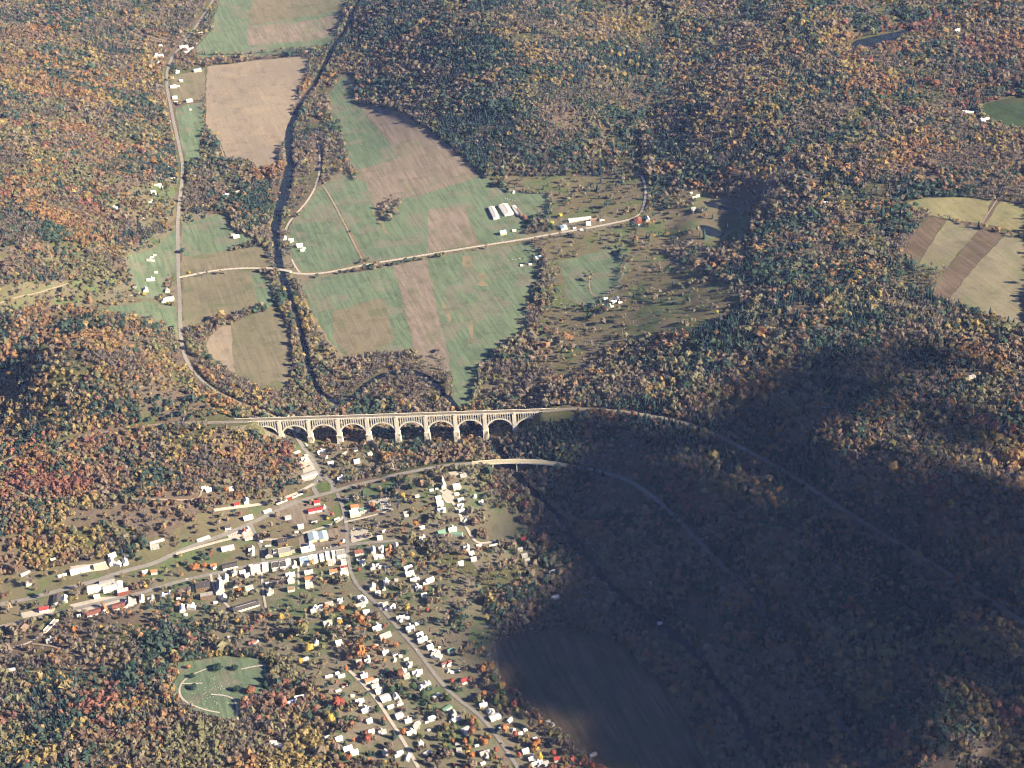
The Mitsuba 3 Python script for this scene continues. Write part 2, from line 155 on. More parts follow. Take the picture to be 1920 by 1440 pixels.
PALETTE = [[-622,3947,8,4,0,0,0,0,2,1,0],[-338,3901,8,3,0,0,0,0,2,2,0],[-61,3796,8,3,0,0,0,0,2,1,0],[-640,3559,8,3,1,0,0,0,2,1,0],[-672,3378,8,3,1,0,0,0,1,1,0],[-747,3483,8,2,0,0,1,0,1,1,0],[80,3605,9,3,0,0,0,0,2,1,1],[88,3768,9,3,0,0,0,0,1,1,0],[-461,4680,7,3,0,0,0,0,2,3,3],[-749,5402,8,3,0,0,1,0,2,1,0],[-303,4160,5,4,2,0,0,0,1,1,0],[-499,3698,8,4,1,0,0,0,1,0,0],[-528,3546,8,3,1,0,0,0,1,1,0],[-428,4333,8,3,0,0,0,0,1,1,0],[-195,3303,8,4,0,0,0,0,1,0,0],[-1555,5589,5,1,0,1,1,0,1,2,2],[-1288,5469,5,1,1,1,1,0,1,2,1],[-1157,5785,7,2,0,0,0,0,1,1,1],[-1384,5068,5,2,3,2,1,0,2,1,1],[-1330,4528,4,3,3,2,1,1,2,1,0],[-1184,4670,4,3,4,2,1,0,3,1,0],[-1111,4974,4,2,4,2,1,0,2,2,0],[-1230,5310,4,2,3,3,1,0,1,1,1],[-1202,4174,5,3,2,2,1,1,2,1,1],[-1215,3912,7,2,1,1,1,1,2,1,1],[-1060,4121,5,2,1,2,1,1,2,1,0],[-1018,4302,5,3,2,2,1,0,2,1,0],[-1171,3731,8,2,0,0,1,1,1,1,0],[-1016,3838,8,2,0,0,1,0,2,1,0],[-1110,3645,6,2,0,0,1,0,3,2,1],[-1182,3548,4,1,1,2,1,0,1,3,4],[-1163,3365,2,0,0,1,1,0,1,3,6],[-1053,3093,3,1,1,2,2,1,1,2,3],[-1043,3379,1,2,4,4,2,0,3,1,0],[-994,3560,3,1,4,2,1,0,3,3,1],[-902,3410,1,1,9,4,0,0,2,0,0],[-897,3220,2,2,5,4,2,0,2,0,0],[-804,3216,1,2,7,4,2,0,2,0,0],[-944,3128,0,1,5,5,3,1,2,1,0],[-826,3109,0,1,5,5,3,1,1,0,0],[-735,3102,3,1,4,1,1,0,3,3,2],[-653,3087,1,1,7,2,1,0,3,1,0],[-835,3503,8,2,1,0,0,0,2,1,0],[-756,3181,7,2,2,1,1,0,2,1,0],[-596,3078,4,2,3,3,1,0,2,1,0],[-835,3063,2,0,0,0,1,0,1,4,4],[-744,3073,2,0,1,0,0,0,2,4,3],[-950,2927,3,1,2,3,5,4,1,1,0],[-857,2904,3,1,3,3,5,4,1,1,0],[-986,2832,3,1,4,4,3,1,2,1,0],[-808,2953,4,1,3,3,4,1,2,1,0],[-717,2953,5,1,2,2,3,1,2,1,1],[-842,2801,3,1,4,3,3,1,2,1,0],[-740,2858,6,1,1,1,3,1,1,1,1],[-635,2915,7,1,1,1,3,2,1,0,0],[-551,2939,8,1,0,1,3,1,1,1,0],[-492,3020,6,1,0,1,4,2,0,0,0],[-504,2883,7,2,1,2,2,1,1,1,0],[-1035,2958,3,1,1,2,2,0,1,3,4],[-988,2716,3,2,3,3,2,0,3,2,0],[-883,2709,4,2,2,3,2,1,2,1,0],[-768,2718,6,2,1,2,2,1,1,1,0],[-678,2775,7,2,0,1,2,1,1,1,0],[-607,2823,6,2,0,3,2,1,1,1,1],[-724,2704,7,2,0,1,1,0,1,1,1],[-859,2542,5,2,1,1,0,0,2,1,1],[-687,2423,8,3,0,1,0,0,2,2,2],[-827,2384,7,2,0,1,0,0,2,2,1],[-929,2437,6,2,0,0,0,0,2,2,2],[-754,2266,5,2,1,1,1,0,2,2,3],[-843,2241,5,2,1,1,1,1,2,2,2],[-730,2145,3,1,1,2,1,1,2,4,5],[-831,2111,4,2,2,3,1,1,2,2,2],[-645,2175,6,2,1,2,2,1,2,1,1],[-831,2036,4,2,3,3,1,0,2,2,1],[-707,2028,5,3,3,2,1,0,2,1,0],[-601,2069,6,3,2,2,1,1,2,1,0],[-536,2040,3,2,5,2,0,0,4,1,0],[-465,2028,3,2,5,2,0,0,4,1,0],[-398,2066,6,3,2,2,2,1,1,1,0],[-405,2151,7,2,0,1,2,1,1,1,0],[-546,2505,5,2,1,2,1,1,2,2,1],[-389,2448,6,2,2,2,1,1,2,2,2],[-285,2354,6,2,1,3,1,1,2,2,2],[-326,2208,7,2,1,2,2,1,2,2,1],[-186,2201,6,2,1,3,2,1,2,2,1],[-96,2058,5,2,2,3,1,1,2,2,2],[-274,2069,6,2,2,2,2,1,2,1,1],[-245,2764,6,2,2,2,1,0,2,2,2],[-190,2882,6,3,3,1,0,0,3,2,1],[-367,3030,5,2,1,2,2,0,3,2,1],[-239,2995,6,4,2,1,1,0,3,1,0],[-135,2959,6,4,1,1,1,0,3,0,0],[-33,2952,5,3,0,1,2,0,1,1,1],[-49,2790,7,3,0,1,2,1,2,0,0],[-84,2663,6,3,0,2,1,0,3,1,0],[-127,2486,7,6,1,1,0,0,3,0,0],[-86,2552,7,6,1,1,0,0,2,0,0],[-58,2435,7,5,1,2,1,0,2,1,0],[-158,2412,8,3,0,1,1,0,2,1,0],[-579,4539,7,5,1,1,0,0,1,0,0],[-630,4402,7,5,0,2,1,0,0,0,0],[-564,5043,7,4,0,1,0,0,1,0,0],[-763,4501,4,1,0,1,0,0,2,4,2],[-830,4284,6,3,1,2,1,0,1,2,0],[-707,4245,2,0,0,0,0,0,1,4,6],[-943,4578,3,0,0,0,0,0,1,3,5],[-909,4332,5,1,0,0,0,0,1,3,3],[-928,4141,5,2,1,1,0,0,2,3,2],[-450,3435,8,5,1,0,0,0,1,0,0],[-296,3364,9,5,0,0,0,0,1,0,0],[-243,3222,8,5,0,1,0,0,1,0,0],[-550,3168,5,3,1,1,0,0,2,2,0],[-487,3244,7,4,0,1,0,0,1,1,0],[-344,5376,3,1,0,0,1,0,1,5,8],[-109,5152,4,1,1,0,1,0,1,5,8],[-198,4897,4,1,1,0,1,0,1,5,7],[110,4999,4,3,2,1,1,0,1,3,5],[229,5050,4,4,2,1,1,0,1,3,4],[127,4718,6,3,1,0,2,0,1,3,5],[327,4833,7,3,1,0,1,0,1,3,4],[-39,4590,5,1,0,0,2,0,1,4,7],[-47,4403,3,1,0,0,1,0,1,5,8],[142,4466,7,2,0,0,2,0,1,3,5],[347,4517,7,2,0,0,1,0,1,4,5],[-319,4943,5,2,0,0,2,0,1,4,5],[-232,4706,7,3,0,0,1,0,0,3,4],[176,4299,5,5,0,0,1,0,2,3,3],[482,5074,6,2,1,0,1,0,1,4,4],[515,4766,5,2,0,0,0,0,2,5,5],[693,5002,4,2,1,1,0,0,1,5,6],[675,4644,5,3,2,2,0,0,1,4,5],[779,4330,5,3,3,2,0,0,2,3,4],[556,4331,5,3,1,2,0,0,1,4,5],[769,4020,5,3,2,2,1,0,1,3,4],[955,4473,6,3,2,1,1,0,2,2,3],[879,4920,6,3,1,2,1,0,1,2,3],[1120,4896,6,3,2,3,1,1,1,2,1],[1338,4786,7,3,2,2,1,1,2,1,1],[1419,4499,8,2,0,1,2,0,1,1,1],[1166,4397,8,2,2,1,1,1,1,1,1],[1015,4057,8,3,2,1,1,0,2,2,1],[1174,3965,9,2,1,1,1,0,2,1,1],[907,3879,9,2,1,1,1,0,1,2,2],[744,3882,6,2,0,2,1,0,1,3,5],[1276,3831,9,2,0,1,1,0,1,1,1],[761,3679,7,2,0,1,1,0,1,3,4],[894,3513,9,1,0,0,0,0,1,2,1],[1569,4869,5,3,3,3,1,0,1,2,2],[593,3966,5,2,1,2,1,0,2,3,5],[646,3543,5,1,0,2,1,0,1,4,6],[743,3387,6,1,0,1,1,0,1,4,5],[767,3210,6,2,1,1,0,0,3,3,4],[536,3246,6,1,0,1,0,0,2,4,4],[411,3213,5,1,0,1,0,0,1,5,6],[294,3243,8,3,0,1,1,0,2,2,2],[390,3047,5,2,1,2,1,0,2,3,3],[906,3061,6,2,1,1,0,0,3,3,3],[381,3475,6,5,0,1,0,0,2,2,2],[177,3306,6,4,1,1,1,0,3,1,0],[26,3255,9,5,0,0,0,0,2,0,0],[114,3078,8,3,0,1,1,0,1,1,1],[121,3623,8,3,0,0,0,0,2,1,1],[250,3432,6,4,0,0,0,0,4,2,1],[657,2951,6,1,0,0,0,0,1,4,4],[852,2849,6,2,0,1,1,0,1,3,4],[1013,2846,6,3,1,1,1,0,2,1,1],[514,2761,6,2,2,2,1,0,2,2,2],[596,2629,6,1,1,2,1,1,1,2,3],[774,2539,4,1,4,4,1,1,2,2,2],[862,2497,4,1,4,5,1,1,2,1,1],[786,2385,4,1,3,3,1,1,2,3,2],[326,2990,5,2,1,3,1,0,2,2,3],[199,2858,6,2,0,1,2,1,2,3,3],[351,2744,6,2,0,2,2,1,2,3,3],[96,2816,6,3,0,1,2,1,2,2,2],[423,2522,6,2,0,1,2,0,2,3,3],[546,2373,6,2,0,2,1,0,2,3,3],[630,2118,4,1,2,2,1,1,3,5,2],[731,1989,4,1,4,3,1,1,3,3,1],[742,2193,5,2,1,2,2,0,2,3,3],[564,2021,3,1,1,1,1,0,3,7,2],[172,2558,6,2,0,1,2,1,2,3,2],[321,2155,8,4,0,1,1,0,2,1,1],[389,2013,7,3,0,1,1,0,2,2,1],[255,2382,7,3,0,1,1,0,2,3,2]]
SHADE = [
(3,[[34,2904],[84,2961],[206,2929],[348,2809],[431,2638],[532,2381],[607,2212],[630,2077],[556,2024],[472,1944],[409,1885],[201,1914],[106,2008],[14,2120],[-64,2233],[-76,2333],[10,2405],[47,2554],[47,2734]]),
(1,[[544,3012],[618,3043],[731,3042],[889,2994],[913,2874],[919,2704],[871,2603],[772,2571],[646,2640],[562,2737],[511,2877]]),
(0.8,[[636,2178],[727,2173],[812,2058],[852,1936],[792,1747],[523,1794],[572,2019]]),
(0.5,[[484,2709],[609,2659],[748,2640],[886,2583],[1035,2511],[822,1763],[449,1830],[490,2234]])]
VIADUCT = [[-570.3,3045.2],[63.2,3001.9]]
CURVED = [[-95.1,2884.7,27.5],[-44.8,2886.2,27.6],[5.4,2881.8,27.8],[55.1,2871.6,27.9],[100.7,2852.2,28.0]]
CROSSING = [[-617.9,3870.4,7],[-598.0,3864.5,7],[-575.1,3855.2,7],[-550.6,3842.8,7]]
CREEKX = [[-892.8,2488.5,10],[-897.9,2479.2,10],[-903.5,2466.8,9.5],[-908.6,2457.5,9]]
HEDGES = [
(1.5,8,[[374,2920],[433,2866],[497,2787],[556,2693],[635,2566],[710,2454],[781,2349],[867,2218]],8),
(1.6,6,[[405,2905],[507,2785],[573,2678],[651,2551],[790,2348],[869,2226]],8),
(1.7,8,[[302,2678],[341,2589],[379,2494],[416,2399],[448,2282],[480,2174],[512,2060],[553,1924]],8),
(3.0,5,[[328,2651],[410,2434],[460,2269],[526,2041],[566,1912]],8),
(4.0,7,[[-1172,3472],[-1163,3365],[-1087,3193],[-1058,3126],[-1067,3043],[-1058,2960]],8),
(6.0,7,[[-1147,3446],[-1103,3242],[-1045,3129],[-1052,3056]],8),
(3.0,5,[[-869,3058],[-835,3065],[-807,3068]],8),
(6,2.5,[[-994,5455],[-934,5449],[-807,5448],[-681,5458],[-570,5447]]),
(5,3,[[-426,4950],[-370,4894],[-300,4807],[-199,4635],[-122,4488],[-37,4318]]),
(5,3,[[-473,4795],[-448,4593],[-426,4456],[-402,4363]]),
(7,1.2,[[-495,4345],[-434,4140],[-361,3876]]),
(3,7,[[-322,4120],[-315,4195],[-292,4221],[-274,4217],[-287,4141],[-304,4095]]),
(3.5,9,[[96,3851],[115,3749],[93,3656],[72,3566],[61,3476],[39,3418]]),
(4,10,[[85,3825],[102,3710],[80,3605],[62,3502]]),
(5,3,[[293,3806],[304,3744],[280,3599],[204,3506]]),
(7,3,[[-787,3551],[-698,3616],[-620,3659]]),
(8,3,[[991,3709],[1063,3628],[1150,3547],[1233,3462]]),
(6,3,[[-9,4267],[40,4204],[142,4174]]),
(6,2,[[141,4168],[135,4057]]),
(7,3,[[-526,3786],[-496,3644],[-455,3511],[-411,3410]]),
(6,3,[[-604,3827],[-565,3679],[-525,3558],[-502,3368]]),
(7,3,[[220,3710],[205,3613]]),
(6,3,[[349,3919],[336,3823]]),
(8,6,[[942,3224],[987,3152],[1027,3086],[1095,3008]]),
(5,6,[[-170,3392],[-135,3138]]),
(6,4,[[-65,3302],[-80,3190],[-93,3126]]),
(8,4,[[-917,5090],[-889,4854],[-839,4751]]),
(7,4,[[-872,5371],[-749,5402],[-613,5394]])]
GROUNDS = [
('scrub',[[-42,4319],[41,4302],[393,4211],[380,3980],[325,3964],[127,3963],[139,4172],[37,4211]]),
('scrub',[[95,3895],[334,3943],[391,3991],[507,3952],[625,3899],[604,3763],[402,3774],[539,3428],[532,3281],[405,3258],[276,3308],[183,3220],[118,3149],[77,3291],[60,3451],[119,3596],[115,3762]]),
('scrub',[[405,4187],[520,4056],[625,3899],[505,3938],[391,3991]]),
('lawn',[[-993,3943],[-880,4156],[-793,3500],[-885,3583],[-1014,3595],[-963,3827]]),
('brown',[[-612,3025],[-566,3021],[-507,3067],[-493,3042],[-534,3008],[-588,3003]]),
('scrub',[[-1228,3631],[-1086,3725],[-965,3840],[-900,3707],[-992,3612],[-1106,3614],[-1219,3557]]),
('scrub',[[-1073,4205],[-924,4443],[-891,4184],[-949,4098],[-1048,4128]]),
('scrub',[[-1029,2622],[-897,2647],[-762,2664],[-726,2718],[-691,2690],[-682,2609],[-895,2515],[-999,2478]]),
('lawn',[[-713,2604],[-361,2678],[-232,2656],[-87,2484],[-38,2192],[78,1997],[-324,2013],[-370,2165],[-437,2309],[-551,2374],[-695,2475],[-759,2498]]),
('lawn',[[-481,3024],[-402,3032],[-309,3024],[-282,2909],[-370,2871],[-456,2823],[-478,2904]]),
('lawn',[[-368,2833],[-213,2867],[-80,2858],[3,2737],[29,2591],[-86,2535],[-168,2648],[-232,2656],[-350,2676]]),
('scrub',[[-706,2732],[-523,2847],[-415,2885],[-368,2833],[-349,2658],[-567,2606],[-681,2602]]),
('scrub',[[797,3597],[995,3725],[981,3667],[870,3575],[751,3556]]),
('scrub',[[929,3447],[998,3373],[1011,3329],[942,3224],[841,3329],[864,3435]]),
('scrub',[[499,4056],[646,3949],[620,3682],[515,3706],[451,3837]]),
('olive',[[-883,4215],[-734,4217],[-631,4053],[-578,4110],[-507,4381],[-452,4517],[-358,4530],[-42,4305],[138,4155],[131,4042],[337,3971],[335,3923],[95,3895],[92,3711],[45,3404],[-87,3125],[-139,3293],[-397,3390],[-524,3758],[-609,3798],[-507,3343],[-557,3232],[-652,3321],[-781,3505],[-826,3789]])]
VILLAGE = [[-1031,2639],[-694,2719],[-470,3027],[-79,2872],[36,2735],[6,2555],[-137,2556],[-158,2490],[-92,2265],[105,1996],[102,1958],[-390,1974],[-370,2165],[-612,2143],[-655,2348],[-991,2444]]
WOODS = [
('village_trees','mixed bare and autumn trees filling the gaps between the village houses',[[-1031,2639],[-694,2719],[-470,3027],[-79,2872],[36,2735],[6,2555],[-137,2556],[-158,2490],[-92,2265],[105,1996],[102,1958],[-390,1974],[-370,2165],[-612,2143],[-655,2348],[-991,2444]]),
('autumn_forest','orange and gold autumn forest on the rounded knob left of the viaduct',[[-1218,3544],[-1030,3609],[-775,3507],[-545,3124],[-765,3054],[-1031,2997],[-1098,2978]]),
('autumn_forest','rusty red autumn forest on the slope below the left end of the railway',[[-1088,2944],[-764,3043],[-567,3029],[-470,3027],[-438,2887],[-695,2733],[-771,2657],[-1032,2644]]),
('autumn_forest','hazy gold and brown forest on the hillside left of the valley road',[[-1700,5179],[-1061,5464],[-910,4450],[-868,4060],[-873,3587],[-1313,3519]]),
('autumn_forest','pale mixed forest in the top left corner',[[-1997,6357],[-1009,6490],[-1058,5442],[-1694,5154]]),
('creekside_wood','bare brown wood inside the creek loop behind the viaduct',[[-505,3492],[-132,3436],[-111,3089],[-497,3086]]),
('creekside_wood','brown wood around the viaduct piers and down to the highway',[[-497,3086],[56,2969],[33,2889],[-370,2871]]),
('mixed_forest','blue green evergreen and brown forest on the hill at the top centre',[[-567,6426],[620,5691],[403,4173],[-50,4275],[-488,4881]]),
('mixed_forest','speckled gold and evergreen forest in the upper right',[[620,5691],[2050,5231],[1483,3575],[995,3725],[596,3627],[403,4173]]),
('mixed_forest','dark forest on the ridge above the curving railway',[[57,3401],[596,3627],[981,3667],[1276,2982],[955,2016],[553,2678],[212,2992],[43,3064]]),
('mixed_forest','forest in deep cloud shadow between the railway and the highway',[[40,2988],[210,2975],[551,2669],[955,2016],[846,1696],[545,1747],[405,2403],[142,2838]]),
('creekside_wood','brown wood beside the village running into the cloud shadow',[[-46,2890],[141,2825],[404,2396],[545,1747],[64,1804],[-139,2337],[-158,2594]]),
('autumn_forest','mottled brown and evergreen forest in the lower left corner',[[-1090,2527],[-659,2438],[-359,2285],[-313,1816],[-904,1840]]),
('farmland_trees','hedgerows and scattered trees between the valley fields',[[-1707,5794],[-1692,5803],[-1676,5736]])]
TREE_AREAS = [
('around the cemetery loop',[[-668,2367],[-460,2345],[-421,2123],[-626,2113]]),
('below the railway viaduct',[[-497,3086],[50,2971],[-11,2926],[-258,2886],[-370,2881],[-417,2905]]),
('near the round grass island',[[-589,2869],[-350,2919],[-342,2738],[-579,2734]]),
('beside the main street',[[-747,2717],[-340,2692],[-332,2521],[-720,2511]]),
('on the east side of the village',[[-350,2919],[43,2871],[22,2452],[-228,2470],[-339,2675]]),
('along the diagonal street',[[-349,2658],[-232,2639],[-1,2190],[103,1970],[-71,1979],[-226,2303],[-354,2557]]),
('among the sheds at the village edge',[[-1040,2716],[-726,2718],[-674,2349],[-978,2392]]),
('on the lower lawns of the village',[[-520,2551],[-344,2555],[-226,2303],[-339,2268],[-454,2279]]),
('among the lower houses',[[-457,2312],[-226,2318],[-45,1978],[-409,1986]])]
SPECIAL = [
(np.float64(-850.1),np.float64(2450.9),16.0,14.0,'orange','ball','large orange round crowned tree beside the small creek bridge'),
(np.float64(-399.8),np.float64(2335.6),19.0,17.0,'yellow','ball','biggest bright yellow tree, above a small white shed'),
(np.float64(-461.5),np.float64(2437.6),14.0,16.0,'yellow','ball','tall yellow tree right of the long grey building'),
(np.float64(-413.5),np.float64(2298.3),12.0,13.0,'yellow','ball','yellow orange tree covering the left end of a white trailer'),
(np.float64(-329.2),np.float64(2266.3),9.0,17.0,'orange','ball','narrow tall orange tree at the top of the lower street'),
(np.float64(-86.6),np.float64(2185.4),10.0,15.0,'orange','ball','bright orange tree behind the houses at the edge of the shadow'),
(np.float64(-87.2),np.float64(2062.7),13.0,13.0,'orange','ball','round golden orange tree on the left bank of the diagonal street'),
(np.float64(-142.2),np.float64(2226.9),10.0,9.0,'red','ball','vivid red tree beside the diagonal street'),
(np.float64(-603.2),np.float64(2836.0),12.0,12.0,'orange','ball','orange tree among white houses below the rusty slope'),
(np.float64(-320.1),np.float64(2566.0),9.0,9.0,'red','ball','round red tree by the main street corner'),
(np.float64(-211.4),np.float64(2690.5),10.0,18.0,'orange','ball','tall orange tree in the middle of the east village'),
(np.float64(-238.9),np.float64(2791.5),13.0,14.0,'yellow','ball','yellow tree behind the junk cars'),
(np.float64(-216.6),np.float64(2593.4),10.0,13.0,'yellow','ball','lone yellow tree right of the row of five houses'),
(np.float64(-181.7),np.float64(2543.8),11.0,16.0,'olive','ball','yellow olive tree at the edge of the dark gully'),
(np.float64(-551.5),np.float64(2535.0),14.0,12.0,'orange','ball','broad orange tree left of the long grey building'),
(np.float64(-542.7),np.float64(2442.7),12.0,11.0,'yellow','ball','small yellow tree below the long grey building'),
(np.float64(-349.0),np.float64(2409.3),13.0,11.0,'yellow','ball','yellow tree below two white houses on the lawns'),
(np.float64(-282.7),np.float64(2329.3),11.0,9.0,'orange','ball','low orange tree left of the diagonal street'),
(np.float64(-242.8),np.float64(2328.0),11.0,13.0,'orange','ball','orange tree close to the diagonal street'),
(np.float64(-424.0),np.float64(2416.1),10.0,12.0,'orange','ball','orange tree beside the second yellow tree'),
(np.float64(-349.0),np.float64(2447.8),18.0,14.0,'orange','ball','wide orange and yellow tree above the lawn houses'),
(np.float64(1.9),np.float64(2019.9),13.0,17.0,'yellow','ball','yellow tree at the lower end of the diagonal street'),
(np.float64(41.9),np.float64(2012.5),11.0,11.0,'orange','ball','orange tree next to the red roofed house at the bottom'),
(np.float64(-152.5),np.float64(2107.2),12.0,12.0,'orange','ball','red orange tree below the cluster of houses'),
(np.float64(-224.4),np.float64(2096.2),11.0,15.0,'orange','ball','orange tree between two groups of lower houses'),
(np.float64(-745.2),np.float64(2602.8),8.0,9.0,'orange','ball','small orange tree behind the big white sheds'),
(np.float64(-735.6),np.float64(2571.2),9.0,10.0,'yellow','ball','yellow tree right of the big white sheds'),
(np.float64(-801.5),np.float64(2452.0),8.0,10.0,'yellow','ball','small yellow tree right of the large orange tree'),
(np.float64(-645.8),np.float64(2618.5),22.0,11.0,'orange','ball','wide orange tree by the left end of the main street'),
(np.float64(-627.6),np.float64(2622.7),12.0,9.0,'orange','ball','orange tree next to the wide orange tree'),
(np.float64(-391.6),np.float64(2744.9),8.0,8.0,'yellow','ball','small yellow tree below the red roofed building'),
(np.float64(-360.8),np.float64(2653.8),9.0,10.0,'orange','ball','orange tree by the two pale blue roofs'),
(np.float64(-469.5),np.float64(2669.2),6.0,6.0,'yellow','ball','tiny yellow tree in front of the cream shop'),
(np.float64(-252.6),np.float64(2441.7),9.0,9.0,'red','ball','reddish tree right of the diagonal street'),
(np.float64(-223.2),np.float64(2428.7),12.0,12.0,'yellow','ball','orange yellow tree right of the diagonal street'),
(np.float64(-186.2),np.float64(2418.2),9.0,12.0,'red','ball','red tree at the edge of the brown wood'),
(np.float64(-282.8),np.float64(2503.9),6.0,8.0,'rust','ball','rust tree by the hill street bend'),
(np.float64(-190.5),np.float64(2478.4),10.0,14.0,'rust','ball','rust tree right of the middle houses'),
(np.float64(159.2),np.float64(4024.3),17.0,13.0,'lime','ball','upper of two bright lime green willows at the farm'),
(np.float64(135.6),np.float64(3988.4),17.0,10.0,'lime','ball','lower of two bright lime green willows at the farm'),
(np.float64(-502.5),np.float64(3156.5),10.0,11.0,'orange','ball','orange tree just behind the left part of the viaduct'),
(np.float64(-625.6),np.float64(3072.2),9.0,10.0,'orange','ball','orange tree above the railway left of the viaduct'),
(np.float64(-226.2),np.float64(3146.0),9.0,9.0,'orange','ball','orange bush behind the middle of the viaduct'),
(np.float64(-910.2),np.float64(3737.3),12.0,10.0,'yellow','ball','yellow tree by the cream farmhouse at the valley road'),
(np.float64(-814.2),np.float64(3865.1),8.0,8.0,'yellow','ball','small yellow tree at the cross road corner'),
(np.float64(479.5),np.float64(3315.0),8.0,9.0,'lime','ball','pale green tree in the scrub pasture'),
(np.float64(-564.4),np.float64(2295.2),22.0,10.0,'evergreen','ball','dark evergreen thicket at the head of the cemetery'),
(np.float64(-530.7),np.float64(2292.3),14.0,10.0,'evergreen','ball','second dark evergreen thicket at the head of the cemetery'),
(np.float64(-603.7),np.float64(2271.9),12.0,9.0,'evergreen','ball','dark bush on the left bend of the cemetery path'),
(np.float64(-596.0),np.float64(2234.2),15.0,10.0,'evergreen','ball','dark evergreen inside the cemetery loop'),
(np.float64(-518.2),np.float64(2223.8),14.0,12.0,'evergreen','ball','dark evergreen right of the cemetery stones'),
(np.float64(-493.2),np.float64(2217.2),20.0,13.0,'rust','ball','wide rust brown tree right of the cemetery'),
(np.float64(-468.1),np.float64(2230.5),12.0,20.0,'evergreen','spire','tall dark conifer between cemetery and village'),
(np.float64(-615.3),np.float64(2303.3),9.0,9.0,'orange','ball','small orange tree by the cemetery entrance'),
(np.float64(-234.2),np.float64(2844.3),20.0,14.0,'green','ball','dark green tree mass below the highway'),
(np.float64(-220.5),np.float64(2818.4),14.0,14.0,'green','ball','second dark green tree below the highway'),
(np.float64(-516.1),np.float64(2698.4),30.0,13.0,'brown','twigs','broad bare tree beside the north street')]
